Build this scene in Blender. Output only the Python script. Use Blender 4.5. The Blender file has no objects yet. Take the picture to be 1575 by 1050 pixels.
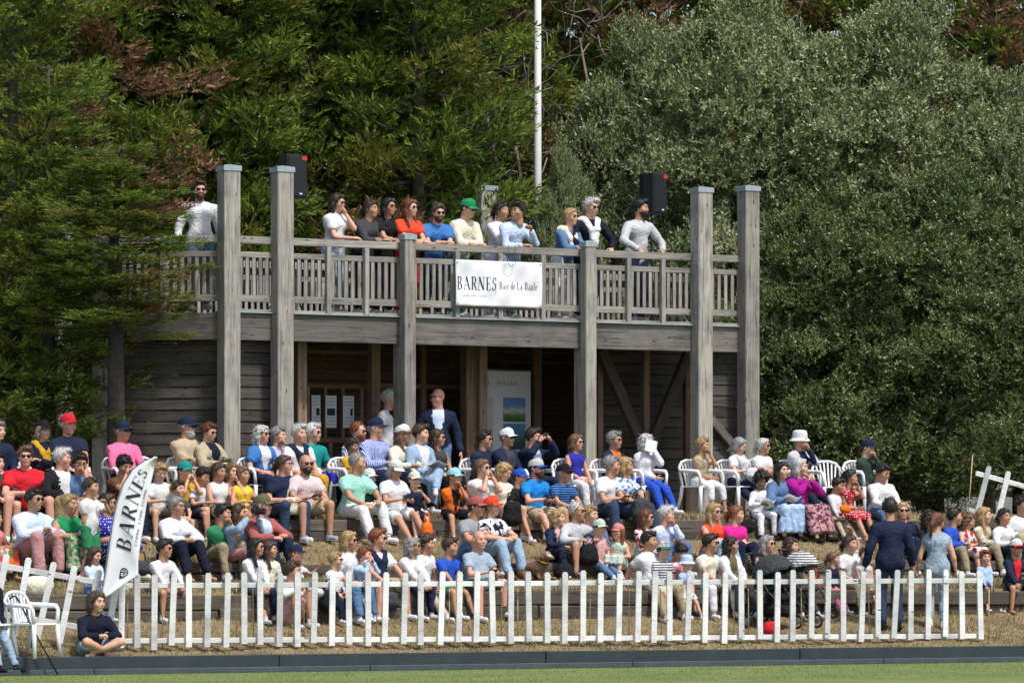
import bpy, math, random
import numpy as np
from mathutils import Vector, Matrix

rng = np.random.default_rng(11)
random.seed(7)
R = math.radians
SC = bpy.context.scene
COL = SC.collection

# ------------------------------------------------------------------ camera, sky, sun, exposure
F = 5900.0            # focal length in photograph pixels (1575 wide): a 135 mm lens
CX, HY = 787.5, 800.0 # principal column and horizon row
CZ = 1.93             # eye height above the pitch
cam_d = bpy.data.cameras.new('camera'); cam = bpy.data.objects.new('camera', cam_d); COL.objects.link(cam)
cam.location = (0, 0, CZ); cam.rotation_euler = (R(90), 0, 0)
cam_d.sensor_width = 36; cam_d.lens = 36 * F / 1575; cam_d.shift_y = (HY - 525) / 1575
cam_d.clip_start = 1; cam_d.clip_end = 3000
SC.camera = cam
SUN = Vector((0.36, -0.44, 0.92)).normalized()      # towards the sun
world = bpy.data.worlds.new('World'); SC.world = world; world.use_nodes = True
wn = world.node_tree; bg = wn.nodes['Background']; sky = wn.nodes.new('ShaderNodeTexSky')
sky.sky_type = 'NISHITA'; sky.sun_disc = False
sky.sun_elevation = math.asin(SUN.z); sky.sun_rotation = math.atan2(SUN.x, SUN.y)
sky.dust_density = 2.0
wn.links.new(sky.outputs[0], bg.inputs[0]); bg.inputs[1].default_value = 0.135
sd = bpy.data.lights.new('sun', 'SUN'); sun = bpy.data.objects.new('sun', sd); COL.objects.link(sun)
sd.energy = 3.0; sd.angle = R(6); sd.color = (1.0, 0.95, 0.87)
sun.rotation_euler = (-SUN).to_track_quat('-Z', 'Y').to_euler(); sun.location = (10, 20, 40)
SC.view_settings.view_transform = 'Standard'; SC.view_settings.look = 'None'
SC.view_settings.exposure = 0.38; SC.view_settings.gamma = 1; SC.view_settings.use_curve_mapping = False
SC.cycles.use_denoising = True
SC.cycles.max_bounces = 6; SC.cycles.diffuse_bounces = 3; SC.cycles.glossy_bounces = 2; SC.cycles.transmission_bounces = 3

# ------------------------------------------------------------------ the two ground plans: terraces and pavilion
TK, TB = R(19.5), R(29.0)
YK, YB = 50.0, 59.1
def line(px, th, y0, off):
    """world x, y where the column px meets a line of heading th set off metres behind y0"""
    k = (px - CX) / F; yy = y0 + off / math.cos(th); X = k * yy / (1 - k * math.tan(th))
    return X, yy + X * math.tan(th)
def rowpt(px, v): return line(px, TK, YK, v)
def bldpt(px, v): return line(px, TB, YB, v)
def zat(py, Y): return CZ + (HY - py) * Y / F
def uv_of(X, Y):
    dx, dy = X, Y - YK
    return dx * math.cos(TK) + dy * math.sin(TK), -dx * math.sin(TK) + dy * math.cos(TK)
def xy_of(u, v): return u * math.cos(TK) - v * math.sin(TK), YK + u * math.sin(TK) + v * math.cos(TK)
PROF = [(-400, 0), (0.02, 0), (0.03, .2), (0.5, .27), (2.19, .63), (2.21, .95), (3.94, 1.14), (3.96, 1.34), (5.74, 1.67), (5.76, 1.95), (6.6, 2.03), (400, 2.06)]
PV, PZ = [p[0] for p in PROF], [p[1] for p in PROF]
def ground(X, Y): return float(np.interp(uv_of(X, Y)[1], PV, PZ))

# ------------------------------------------------------------------ object helpers
def tag(o, label=None, cat=None, group=None, kind=None):
    if label: o['label'] = label
    if cat: o['category'] = cat
    if group: o['group'] = group
    if kind: o['kind'] = kind
    return o
def empty(name, loc=(0, 0, 0), rz=0.0, label=None, cat=None, group=None):
    o = bpy.data.objects.new(name, None); COL.objects.link(o); o.location = loc; o.rotation_euler = (0, 0, rz)
    o.empty_display_size = .1
    return tag(o, label, cat, group)
def wmat(o):
    m = Matrix.LocRotScale(o.location, o.rotation_euler, o.scale)
    return wmat(o.parent) @ m if o.parent else m
def add(name, me, mats=None, parent=None, M=None):
    """link mesh me as object; M is a world matrix (or None: identity in the parent's frame)"""
    o = bpy.data.objects.new(name, me); COL.objects.link(o)
    if parent is not None: o.parent = parent
    if M is not None: o.matrix_basis = (wmat(parent).inverted() @ M) if parent is not None else M
    if mats:
        for i, m in enumerate(mats if isinstance(mats, (list, tuple)) else [mats]):
            if i < len(me.materials):
                if me.materials[i] is not m:
                    o.material_slots[i].link = 'OBJECT'; o.material_slots[i].material = m
            else: me.materials.append(m)
    return o
def mesh_np(name, V, Fq, smooth=True, mi=None):
    """V (n,3); Fq (m,3) or (m,4) int array, or a list of both kinds"""
    me = bpy.data.meshes.new(name)
    Fl = Fq if isinstance(Fq, list) else [Fq]
    Fl = [np.asarray(f, dtype=np.int32) for f in Fl if len(f)]
    V = np.asarray(V, dtype=np.float32)
    loops = np.concatenate([f.ravel() for f in Fl]); tot = np.concatenate([np.full(len(f), f.shape[1], dtype=np.int32) for f in Fl])
    start = np.concatenate([[0], np.cumsum(tot)[:-1]]).astype(np.int32)
    me.vertices.add(len(V)); me.vertices.foreach_set('co', V.ravel())
    me.loops.add(len(loops)); me.loops.foreach_set('vertex_index', loops)
    me.polygons.add(len(tot)); me.polygons.foreach_set('loop_start', start); me.polygons.foreach_set('loop_total', tot)
    if mi is not None: me.polygons.foreach_set('material_index', np.asarray(mi, dtype=np.int32))
    me.polygons.foreach_set('use_smooth', np.full(len(tot), smooth))
    me.update(calc_edges=True); me.validate()
    return me
class MB:
    """collects vertices and faces into one mesh"""
    def __init__(s): s.v, s.f, s.m = [], [], []
    def put(s, V, Fc, mi=0, M=None):
        b = len(s.v)
        for p in V:
            p = Vector(p); s.v.append(tuple(M @ p) if M is not None else tuple(p))
        for f in Fc: s.f.append(tuple(i + b for i in f)); s.m.append(mi)
        return s
    def box(s, c, d, ch=0.0, mi=0, M=None):
        V, Fc = cbox(d, ch); T = Matrix.Translation(c)
        return s.put(V, Fc, mi, (M @ T) if M is not None else T)
    def tube(s, pts, rad, n=6, mi=0, cap=True):
        V, Fc = tube(pts, rad, n, cap); return s.put(V, Fc, mi)
    def ell(s, c, r, nu=8, nv=6, mi=0, M=None):
        V, Fc = ellips(c, r, nu, nv); return s.put(V, Fc, mi, M)
    def mesh(s, name, smooth=False):
        me = bpy.data.meshes.new(name); me.from_pydata(s.v, [], s.f)
        me.polygons.foreach_set('material_index', s.m); me.polygons.foreach_set('use_smooth', [smooth] * len(s.f)); me.update()
        return me
def cbox(d, ch=0.0):
    x, y, z = d[0] / 2, d[1] / 2, d[2] / 2
    if ch <= 0:
        V = [(a * x, b * y, c * z) for a in (-1, 1) for b in (-1, 1) for c in (-1, 1)]
        return V, [(0, 1, 3, 2), (4, 6, 7, 5), (0, 4, 5, 1), (2, 3, 7, 6), (0, 2, 6, 4), (1, 5, 7, 3)]
    V, idx = [], {}
    for a in (-1, 1):
        for b in (-1, 1):
            for c in (-1, 1):
                for k, (p, q, r) in enumerate(((x, y - ch, z - ch), (x - ch, y, z - ch), (x - ch, y - ch, z))):
                    idx[a, b, c, k] = len(V); V.append((a * p, b * q, c * r))
    Fc = []
    S = (-1, 1)
    for a in S:
        q = [(a, -1, -1, 0), (a, 1, -1, 0), (a, 1, 1, 0), (a, -1, 1, 0)]; Fc.append([idx[t] for t in (q if a > 0 else q[::-1])])
        q = [(-1, a, -1, 1), (-1, a, 1, 1), (1, a, 1, 1), (1, a, -1, 1)]; Fc.append([idx[t] for t in (q if a > 0 else q[::-1])])
        q = [(-1, -1, a, 2), (1, -1, a, 2), (1, 1, a, 2), (-1, 1, a, 2)]; Fc.append([idx[t] for t in (q if a > 0 else q[::-1])])
        for b in S:
            q = [(a, b, -1, 0), (a, b, -1, 1), (a, b, 1, 1), (a, b, 1, 0)]; Fc.append([idx[t] for t in (q if a * b > 0 else q[::-1])])
            q = [(a, -1, b, 0), (a, 1, b, 0), (a, 1, b, 2), (a, -1, b, 2)]; Fc.append([idx[t] for t in (q if a * b > 0 else q[::-1])])
            q = [(-1, a, b, 2), (-1, a, b, 1), (1, a, b, 1), (1, a, b, 2)]; Fc.append([idx[t] for t in (q if a * b < 0 else q[::-1])])
            for c in S:
                q = [(a, b, c, 0), (a, b, c, 1), (a, b, c, 2)]; Fc.append([idx[t] for t in (q if a * b * c > 0 else q[::-1])])
    return V, Fc
def tube(pts, rad, n=6, cap=True):
    P = [Vector(p) for p in pts]; m = len(P)
    rr = rad if isinstance(rad, (list, tuple)) else [rad] * m
    V, Fc = [], []; prev = None
    for i, p in enumerate(P):
        t = (P[min(i + 1, m - 1)] - P[max(i - 1, 0)]).normalized()
        if prev is None: prev = t.orthogonal().normalized()
        a = (prev - t * prev.dot(t)); a = a.normalized() if a.length > 1e-6 else t.orthogonal().normalized(); prev = a; b = t.cross(a)
        for k in range(n):
            w = 2 * math.pi * k / n; V.append(tuple(p + (a * math.cos(w) + b * math.sin(w)) * rr[i]))
    for i in range(m - 1):
        for k in range(n):
            k2 = (k + 1) % n; Fc.append((i * n + k, i * n + k2, (i + 1) * n + k2, (i + 1) * n + k))
    if cap: Fc += [tuple(range(n))[::-1], tuple(range((m - 1) * n, m * n))]
    return V, Fc
def ellips(c, r, nu=8, nv=6):
    V, Fc = [(c[0], c[1], c[2] - r[2])], []
    for j in range(1, nv):
        a = -math.pi / 2 + math.pi * j / nv
        for i in range(nu):
            b = 2 * math.pi * i / nu; V.append((c[0] + r[0] * math.cos(a) * math.cos(b), c[1] + r[1] * math.cos(a) * math.sin(b), c[2] + r[2] * math.sin(a)))
    V.append((c[0], c[1], c[2] + r[2])); t = len(V) - 1
    for i in range(nu):
        k = (i + 1) % nu; Fc.append((0, 1 + k, 1 + i)); Fc.append((t, 1 + (nv - 2) * nu + i, 1 + (nv - 2) * nu + k))
        for j in range(nv - 2): Fc.append((1 + j * nu + i, 1 + j * nu + k, 1 + (j + 1) * nu + k, 1 + (j + 1) * nu + i))
    return V, Fc
def frame(p0, p1, up=(0, 0, 1)):
    """matrix whose x axis runs p0 -> p1, z as near up as can be; origin midway"""
    p0, p1 = Vector(p0), Vector(p1); x = (p1 - p0).normalized(); z = Vector(up); z = (z - x * z.dot(x))
    z = z.normalized() if z.length > 1e-5 else x.orthogonal().normalized(); y = z.cross(x)
    M = Matrix((x, y, z)).transposed().to_4x4(); M.translation = (p0 + p1) / 2
    return M
BOXC = {}
def beam(name, p0, p1, thick, high, m, parent=None, up=(0, 0, 1), ch=.006):
    """a timber along p0-p1 as an object of its own; alike timbers share a mesh"""
    L = (Vector(p1) - Vector(p0)).length; key = (round(L, 3), round(thick, 3), round(high, 3), ch, m.name)
    if key not in BOXC:
        b = MB(); b.box((0, 0, 0), (L, thick, high), ch); BOXC[key] = b.mesh(name)
    return add(name, BOXC[key], m, parent, frame(p0, p1, up))

# ------------------------------------------------------------------ materials
MC = {}
def newmat(name):
    m = bpy.data.materials.new(name); m.use_nodes = True; nt = m.node_tree; b = nt.nodes['Principled BSDF']
    return m, nt, b
def N(nt, t, **kw):
    n = nt.nodes.new('ShaderNode' + t)
    for k, v in kw.items():
        if k in n.inputs: n.inputs[k].default_value = v
        else: setattr(n, k, v)
    return n
def ramp(nt, stops):
    r = nt.nodes.new('ShaderNodeValToRGB'); e = r.color_ramp.elements
    while len(e) < len(stops): e.new(.5)
    for x, (p, c) in zip(e, stops): x.position = p; x.color = tuple(c) + (1,) if len(c) == 3 else c
    return r
def mixc(nt, blend='MIX', fac=.5):
    n = nt.nodes.new('ShaderNodeMix'); n.data_type = 'RGBA'; n.blend_type = blend; n.inputs[0].default_value = fac
    return n
def dim(c, k): return tuple(max(0, min(1, x * k)) for x in c)
def wood(name, c, grain=1.0, rough=.8, green=0.0, contrast=1.0):
    if name in MC: return MC[name]
    m, nt, b = newmat(name); L = nt.links.new
    tc = N(nt, 'TexCoord'); oi = N(nt, 'ObjectInfo')
    add_ = N(nt, 'VectorMath', operation='MULTIPLY_ADD'); cmb = N(nt, 'CombineXYZ')
    for i in range(3): L(oi.outputs['Random'], cmb.inputs[i])
    L(tc.outputs['Object'], add_.inputs[0]); add_.inputs[1].default_value = (1, 1, 1); 
    sc = N(nt, 'VectorMath', operation='SCALE'); sc.inputs['Scale'].default_value = 37.0
    L(cmb.outputs[0], sc.inputs[0]); L(sc.outputs[0], add_.inputs[2])
    mp = N(nt, 'Mapping'); mp.inputs['Scale'].default_value = (1.6, 34, 34); L(add_.outputs[0], mp.inputs[0])
    n1 = N(nt, 'TexNoise', Scale=1.0, Detail=7.0, Roughness=.65, Distortion=.4); L(mp.outputs[0], n1.inputs['Vector'])
    n2 = N(nt, 'TexNoise', Scale=2.2, Detail=5.0, Roughness=.6); L(add_.outputs[0], n2.inputs['Vector'])
    k = .35 * contrast
    r1 = ramp(nt, [(.25, dim(c, 1 - 1.7 * k)), (.5, c), (.8, dim(c, 1 + 1.1 * k))]); L(n1.outputs[0], r1.inputs[0])
    mx = mixc(nt, 'MULTIPLY', 1.0); r2 = ramp(nt, [(.3, (.62, .62, .64)), (.55, (1, 1, 1)), (.75, (1.0, .97, .92))]); L(n2.outputs[0], r2.inputs[0])
    L(r1.outputs[0], mx.inputs[6]); L(r2.outputs[0], mx.inputs[7])
    hv = N(nt, 'HueSaturation'); mr = N(nt, 'MapRange'); mr.inputs['To Min'].default_value = .8; mr.inputs['To Max'].default_value = 1.18
    L(oi.outputs['Random'], mr.inputs[0]); L(mr.outputs[0], hv.inputs['Value']); L(mx.outputs[2], hv.inputs['Color'])
    # dark knots
    mk = N(nt, 'Mapping'); mk.inputs['Scale'].default_value = (2.2, 6, 6); L(add_.outputs[0], mk.inputs[0])
    vo = N(nt, 'TexVoronoi', Scale=1.3); L(mk.outputs[0], vo.inputs['Vector'])
    rk = ramp(nt, [(.06, (.25, .22, .2)), (.13, (1, 1, 1))]); L(vo.outputs['Distance'], rk.inputs[0])
    m2 = mixc(nt, 'MULTIPLY', 1.0); L(hv.outputs[0], m2.inputs[6]); L(rk.outputs[0], m2.inputs[7])
    out = m2
    if green > 0:
        n3 = N(nt, 'TexNoise', Scale=1.1, Detail=4.0); L(add_.outputs[0], n3.inputs['Vector'])
        r3 = ramp(nt, [(.5, (0, 0, 0)), (.72, (green,) * 3)]); L(n3.outputs[0], r3.inputs[0])
        m3 = mixc(nt, 'MIX'); L(r3.outputs[0], m3.inputs[0]); L(m2.outputs[2], m3.inputs[6]); m3.inputs[7].default_value = (c[0] * .75, c[1] * .82, c[2] * .5, 1); out = m3
    L(out.outputs[2], b.inputs['Base Color']); b.inputs['Roughness'].default_value = rough
    b.inputs['Specular IOR Level'].default_value = .25
    bp = N(nt, 'Bump', Strength=.6, Distance=.006); L(n1.outputs[0], bp.inputs['Height']); L(bp.outputs[0], b.inputs['Normal'])
    MC[name] = m; return m
def plain(name, c, rough=.6, metal=0.0, vary=.12, scale=6.0, bump=0.0, bscale=40.0, spec=.4):
    if name in MC: return MC[name]
    m, nt, b = newmat(name); L = nt.links.new; tc = N(nt, 'TexCoord')
    n = N(nt, 'TexNoise', Scale=scale, Detail=5.0, Roughness=.6); L(tc.outputs['Object'], n.inputs['Vector'])
    r = ramp(nt, [(.3, dim(c, 1 - vary)), (.7, dim(c, 1 + vary * .7))]); L(n.outputs[0], r.inputs[0]); L(r.outputs[0], b.inputs['Base Color'])
    b.inputs['Roughness'].default_value = rough; b.inputs['Metallic'].default_value = metal; b.inputs['Specular IOR Level'].default_value = spec
    if bump > 0:
        n2 = N(nt, 'TexNoise', Scale=bscale, Detail=4.0); L(tc.outputs['Object'], n2.inputs['Vector'])
        bp = N(nt, 'Bump', Strength=bump, Distance=.01); L(n2.outputs[0], bp.inputs['Height']); L(bp.outputs[0], b.inputs['Normal'])
    MC[name] = m; return m
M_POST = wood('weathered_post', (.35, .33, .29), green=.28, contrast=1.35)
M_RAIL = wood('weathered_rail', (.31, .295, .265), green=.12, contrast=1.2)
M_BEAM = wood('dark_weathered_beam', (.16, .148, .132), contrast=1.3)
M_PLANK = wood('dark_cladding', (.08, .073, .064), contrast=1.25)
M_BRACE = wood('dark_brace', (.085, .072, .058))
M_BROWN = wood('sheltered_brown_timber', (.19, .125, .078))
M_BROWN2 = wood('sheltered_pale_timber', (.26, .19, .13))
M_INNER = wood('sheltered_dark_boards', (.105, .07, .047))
M_SLEEP = wood('terrace_sleeper', (.115, .098, .078), contrast=1.4, green=.15)
M_CAP = plain('zinc_cap', (.36, .42, .45), .45, .3, .15, 9)
M_KERB = plain('slate_blue_board', (.028, .041, .049), .6, 0, .3, 3, .2, 14)
M_WHITE = plain('white_paint', (.78, .79, .79), .45, 0, .06, 5, .12, 60)
M_FENCE = wood('white_fence_paint', (.74, .745, .73), contrast=.34, rough=.6)
M_BLACK = plain('black_plastic', (.012, .013, .015), .42, 0, .2, 8)
M_PLASTIC = plain('white_plastic', (.80, .81, .82), .28, 0, .04, 4)
M_CANVAS = plain('white_canvas', (.80, .80, .83), .7, 0, .03, 3, .25, 9)
M_INK = plain('black_ink', (.02, .022, .03), .6, 0, 0, 3)
M_GREYINK = plain('grey_ink', (.33, .34, .37), .6, 0, 0, 3)
M_METAL = plain('grey_metal', (.3, .31, .33), .35, .8, .1, 9)

# ------------------------------------------------------------------ ground
def mat_pitch():
    m, nt, b = newmat('mown_pitch'); L = nt.links.new; tc = N(nt, 'TexCoord')
    n = N(nt, 'TexNoise', Scale=.9, Detail=6.0, Roughness=.7); L(tc.outputs['Object'], n.inputs['Vector'])
    n2 = N(nt, 'TexNoise', Scale=60.0, Detail=3.0); L(tc.outputs['Object'], n2.inputs['Vector'])
    r = ramp(nt, [(.3, (.10, .145, .035)), (.55, (.15, .19, .05)), (.75, (.23, .22, .075))]); L(n.outputs[0], r.inputs[0])
    r2 = ramp(nt, [(.3, (.7, .7, .7)), (.7, (1.2, 1.2, 1.1))]); L(n2.outputs[0], r2.inputs[0])
    mx = mixc(nt, 'MULTIPLY', 1.0); L(r.outputs[0], mx.inputs[6]); L(r2.outputs[0], mx.inputs[7]); L(mx.outputs[2], b.inputs['Base Color']); b.inputs['Roughness'].default_value = .9
    return m
def mat_bank():
    m, nt, b = newmat('dry_grass_bank'); L = nt.links.new; tc = N(nt, 'TexCoord')
    n = N(nt, 'TexNoise', Scale=1.6, Detail=7.0, Roughness=.7); L(tc.outputs['Object'], n.inputs['Vector'])
    n2 = N(nt, 'TexNoise', Scale=22.0, Detail=6.0, Roughness=.75); L(tc.outputs['Object'], n2.inputs['Vector'])
    r = ramp(nt, [(.28, (.11, .085, .055)), (.42, (.20, .155, .09)), (.56, (.28, .215, .12)), (.66, (.235, .18, .10)), (.76, (.14, .145, .06))]); L(n.outputs[0], r.inputs[0])
    r2 = ramp(nt, [(.25, (.45, .42, .4)), (.5, (1, 1, 1)), (.75, (1.35, 1.3, 1.2))]); L(n2.outputs[0], r2.inputs[0])
    mx = mixc(nt, 'MULTIPLY', 1.0); L(r.outputs[0], mx.inputs[6]); L(r2.outputs[0], mx.inputs[7]); L(mx.outputs[2], b.inputs['Base Color'])
    b.inputs['Roughness'].default_value = .95; b.inputs['Specular IOR Level'].default_value = .1
    bp = N(nt, 'Bump', Strength=.8, Distance=.03); L(n2.outputs[0], bp.inputs['Height']); L(bp.outputs[0], b.inputs['Normal'])
    return m
def vary_z(U, V):
    return .018 * np.sin(U * 2.1 + V * 1.3) + .012 * np.sin(U * 5.3 - V * 3.1 + 1) + .008 * np.sin(U * 11.1 + V * 9 + 2)
def strip(name, us, vs, m, zf):
    U, V = np.meshgrid(us, vs); X = U * math.cos(TK) - V * math.sin(TK); Y = YK + U * math.sin(TK) + V * math.cos(TK)
    P = np.stack([X, Y, zf(U, V)], -1).reshape(-1, 3); nu, nv = len(us), len(vs)
    I = np.arange(nu * nv).reshape(nv, nu); q = np.stack([I[:-1, :-1], I[:-1, 1:], I[1:, 1:], I[1:, :-1]], -1).reshape(-1, 4)
    return tag(add(name, mesh_np(name, P, q), m), kind='structure')
strip('pitch', [-900, -30, 0, 30, 900], [-900, -120, -60, -30, -10, -3, .06], mat_pitch(), lambda U, V: U * 0)
bank_us = np.concatenate([[-900, -60, -24], np.arange(-14, 16.01, .25), [26, 60, 900]])
bank_vs = np.concatenate([np.arange(.05, 2.2, .19), [2.195, 2.215], np.arange(2.4, 3.9, .2), [3.945, 3.965], np.arange(4.15, 5.7, .2), [5.745, 5.765], np.arange(6, 12.1, .5), [20, 60, 900]])
strip('grass_bank', bank_us, bank_vs, mat_bank(), lambda U, V: np.interp(V, PV, PZ) - .01 + np.where((V > .3) & (V < 14), vary_z(U, V), 0))

def at_uv(u, v, z): x, y = xy_of(u, v); return Vector((x, y, z))
# kerb: slate-blue boards along the edge of the pitch
kerb = tag(empty('kerb', at_uv(0, 0, 0)), kind='structure')
for i in range(6):
    u0 = -10.4 + i * 3.62
    beam('kerb_board', at_uv(u0 + .006, .0, .125), at_uv(u0 + 3.614, .0, .125 + rng.uniform(-.006, .006)), .05, .2, M_KERB, kerb)
    beam('kerb_foot_board', at_uv(u0 + 1.2, -.06, .035), at_uv(u0 + 4.812, -.06, .035), .06, .07, plain('kerb_foot', (.055, .075, .088), .6, 0, .25, 3), kerb)
# terrace walls of old sleepers, each course of separate timbers
for nm, v, z0, z1 in (('lower', 2.2, .55, .965), ('middle', 3.95, 1.05, 1.355), ('upper', 5.75, 1.6, 1.965)):
    w = tag(empty('terrace_wall', at_uv(0, v, z0), 0, nm + ' wall of weathered timber sleepers holding the grass bank', 'timber wall', 'sleeper walls of the terraces'))
    n = 2; hh = (z1 - z0) / n
    for j in range(n):
        u = -12.5 + .9 * j + rng.uniform(0, .5)
        while u < 13.5:
            L = rng.uniform(1.9, 2.7); dz = rng.uniform(-.028, .02); dv = rng.uniform(-.05, .03)
            beam('sleeper', at_uv(u, v + dv - .02, z0 + hh * (j + .5) + dz), at_uv(u + L - .02, v + dv - .02 + rng.uniform(-.015, .015), z0 + hh * (j + .5) + dz + rng.uniform(-.025, .02)), .2, hh - .012, M_SLEEP, w, ch=.014)
            u += L

# ------------------------------------------------------------------ serif lettering
def arc(cx, cy, rx, ry, a0, a1, wn_, wx, axis=0, n=14):
    out = []
    for i in range(n + 1):
        a = R(a0 + (a1 - a0) * i / n); c, s = math.cos(a), math.sin(a); w = (wn_ + (wx - wn_) * abs(c if axis == 0 else s) ** 1.6) / 2
        out.append(((cx + (rx + w) * c, cy + (ry + w) * s), (cx + (rx - w) * c, cy + (ry - w) * s)))
    return [[out[i][0], out[i + 1][0], out[i + 1][1], out[i][1]] for i in range(n)]
def ln(x0, y0, x1, y1, w):
    dx, dy = x1 - x0, y1 - y0; l = math.hypot(dx, dy); nx, ny = -dy / l * w / 2, dx / l * w / 2
    o = []
    for i in range(6):
        a, c = i / 6, (i + 1) / 6; xa, ya, xb, yb = x0 + dx * a, y0 + dy * a, x0 + dx * c, y0 + dy * c
        o.append([(xa + nx, ya + ny), (xa - nx, ya - ny), (xb - nx, yb - ny), (xb + nx, yb + ny)])
    return o
T, H = .035, .14
def stem(x, y0=0., y1=1., w=H, s=.09): return ln(x, y0, x, y1, w) + ln(x - s - .03, y0 + T / 2, x + s + .03, y0 + T / 2, T) + ln(x - s - .03, y1 - T / 2, x + s + .03, y1 - T / 2, T)
def stl(x, y1, w=.1): return ln(x, 0, x, y1, w) + ln(x - .09, T / 2, x + .09, T / 2, T) + ln(x - .09, y1 - T / 2, x, y1 - T / 2, T)
GL = {
 'B': (.72, stem(.18) + ln(.18, 1 - T / 2, .36, 1 - T / 2, T) + ln(.18, .52, .36, .52, T) + ln(.18, T / 2, .36, T / 2, T) + arc(.36, .75, .16, .232, -90, 90, T, H) + arc(.36, .26, .21, .243, -90, 90, T, H)),
 'A': (.82, ln(.1, 0, .4, 1, T * 1.2) + ln(.4, 1, .7, 0, H) + ln(.2, .33, .6, .33, T) + ln(0, T / 2, .2, T / 2, T) + ln(.57, T / 2, .83, T / 2, T)),
 'R': (.80, stem(.18) + ln(.18, 1 - T / 2, .36, 1 - T / 2, T) + ln(.18, .5, .4, .5, T) + arc(.36, .74, .17, .24, -90, 90, T, H) + ln(.36, .5, .68, .03, H * .9) + ln(.6, T / 2, .8, T / 2, T)),
 'N': (.86, ln(.15, 0, .15, 1, T * 1.2) + ln(.15, .97, .7, .03, H * 1.1) + ln(.7, 0, .7, 1, T * 1.2) + ln(.03, T / 2, .27, T / 2, T) + ln(.02, 1 - T / 2, .2, 1 - T / 2, T) + ln(.58, 1 - T / 2, .82, 1 - T / 2, T)),
 'E': (.68, stem(.18) + ln(.18, 1 - T / 2, .58, 1 - T / 2, T) + ln(.18, .51, .45, .51, T) + ln(.18, T / 2, .6, T / 2, T) + ln(.58, 1, .58, .78, T) + ln(.45, .6, .45, .42, T) + ln(.6, 0, .6, .24, T)),
 'S': (.58, arc(.28, .75, .17, .225, 25, 270, T, H * .8) + arc(.28, .27, .2, .25, 90, -160, T, H * .9) + ln(.45, .98, .45, .74, T) + ln(.07, .02, .07, .26, T)),
 'L': (.64, stem(.18) + ln(.18, T / 2, .58, T / 2, T) + ln(.58, 0, .58, .24, T)),
 'a': (.5, arc(.22, .17, .12, .16, 0, 360, T, .08) + stl(.37, .4, .09) + arc(.24, .42, .13, .17, 0, 150, T, .07)),
 'i': (.3, stl(.14, .6) + ln(.14, .74, .14, .86, .11)),
 'e': (.5, arc(.24, .3, .16, .28, 10, 320, T, .1) + ln(.1, .32, .4, .32, T)),
 'd': (.56, arc(.22, .3, .14, .28, 0, 360, T, .1) + stl(.41, 1.0)),
 'u': (.58, stl(.13, .6) + arc(.28, .18, .14, .16, 180, 360, T, .08) + stl(.44, .6)),
 'l': (.3, stl(.14, 1.0)),
 '|': (.4, ln(.2, -.2, .2, 1.2, T * .7)), ' ': (.3, []),
}
def letters(b, text, x, y, h, f, mi=0, sx=1.0):
    """put the strokes of text into b; f maps (x, y) on the cloth to a point"""
    for ch in text:
        adv, polys = GL[ch]
        for p in polys: 
            i0 = len(b.v); b.v += [tuple(f(x + q[0] * h * sx, y + q[1] * h)) for q in p]; b.f.append((i0, i0 + 1, i0 + 2, i0 + 3)); b.m.append(mi)
        x += (adv + .06) * h * sx
    return x
def spell(text, x, y, h, f, parent, sx=1.0, m=None):
    for ch in text:
        b = MB(); x2 = letters(b, ch, x, y, h, f, 0, sx)
        if b.v: add('letter', b.mesh('letter'), m or M_INK, parent)
        x = x2
def small_print(parent, *a):
    b = MB(); fine_print(b, *a); o = add('small_print', b.mesh('small_print'), M_GREYINK, parent); o['kind'] = 'stuff'
def fine_print(b, x0, x1, y, h, f, mi=0, n=16):
    w = (x1 - x0) / n
    for i in range(n):
        if i in (n // 3, 2 * n // 3): continue
        for p in ln(x0 + (i + .2) * w, y, x0 + (i + .2) * w, y + h, w * .25) + ln(x0 + (i + .2) * w, y + h * (.1 + .8 * (i % 2)), x0 + (i + .75) * w, y + h * (.1 + .4 * (i % 3)), h * .18):
            i0 = len(b.v); b.v += [tuple(f(*q)) for q in p]; b.f.append((i0, i0 + 1, i0 + 2, i0 + 3)); b.m.append(mi)

# ------------------------------------------------------------------ pavilion
UB = Vector((math.cos(TB), math.sin(TB), 0)); NB = Vector((-math.sin(TB), math.cos(TB), 0))
def bp(px, v, z): x, y = bldpt(px, v); return Vector((x, y, z))
DECK, RTOP, BZ = 5.06, 6.14, 2.04
pav = empty('viewing_pavilion', bp(760, 2, BZ), 0, 'weathered grey timber viewing pavilion with a railed balcony above a sheltered room', 'pavilion')
def post(px, v, z1, w=.265, z0=None, cap=True, m=M_POST, name='post'):
    p = bp(px, v, 0); z0 = BZ - .25 if z0 is None else z0
    o = beam(name, (p.x, p.y, z0), (p.x, p.y, z1), w, w, m, pav, up=UB, ch=.012)
    if cap:
        b = MB(); a = w / 2 + .012; b.v = [(-a, -a, -.02), (a, -a, -.02), (a, a, -.02), (-a, a, -.02), (-a, -a, .055), (a, -a, .055), (a, a, .055), (-a, a, .055), (0, 0, .085)]
        b.f = [(0, 1, 5, 4), (1, 2, 6, 5), (2, 3, 7, 6), (3, 0, 4, 7), (4, 5, 8), (5, 6, 8), (6, 7, 8), (7, 4, 8), (3, 2, 1, 0)]; b.m = [0] * 9
        Mw = Matrix.Translation((p.x, p.y, z1 + .0)) @ Matrix.Rotation(TB, 4, 'Z')
        add('cap', b.mesh('cap'), M_CAP, o, Mw)
    return o
POSTS = [(352, 7.10), (434, 7.12), (1079, 7.12), (1151, 7.18)]
for px, z in POSTS: post(px, -.12, z)
for px in (627, 905):
    post(px, -.17, RTOP + .05, .19)
    q = post(px - 9, .06, 4.66, .2, cap=False)
post(746, 5.1, 7.5, .3, z0=4.6); post(97, 4.5, 7.35, .26, z0=2); post(1110, 5.3, 7.3, .28, z0=4.6)
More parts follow.
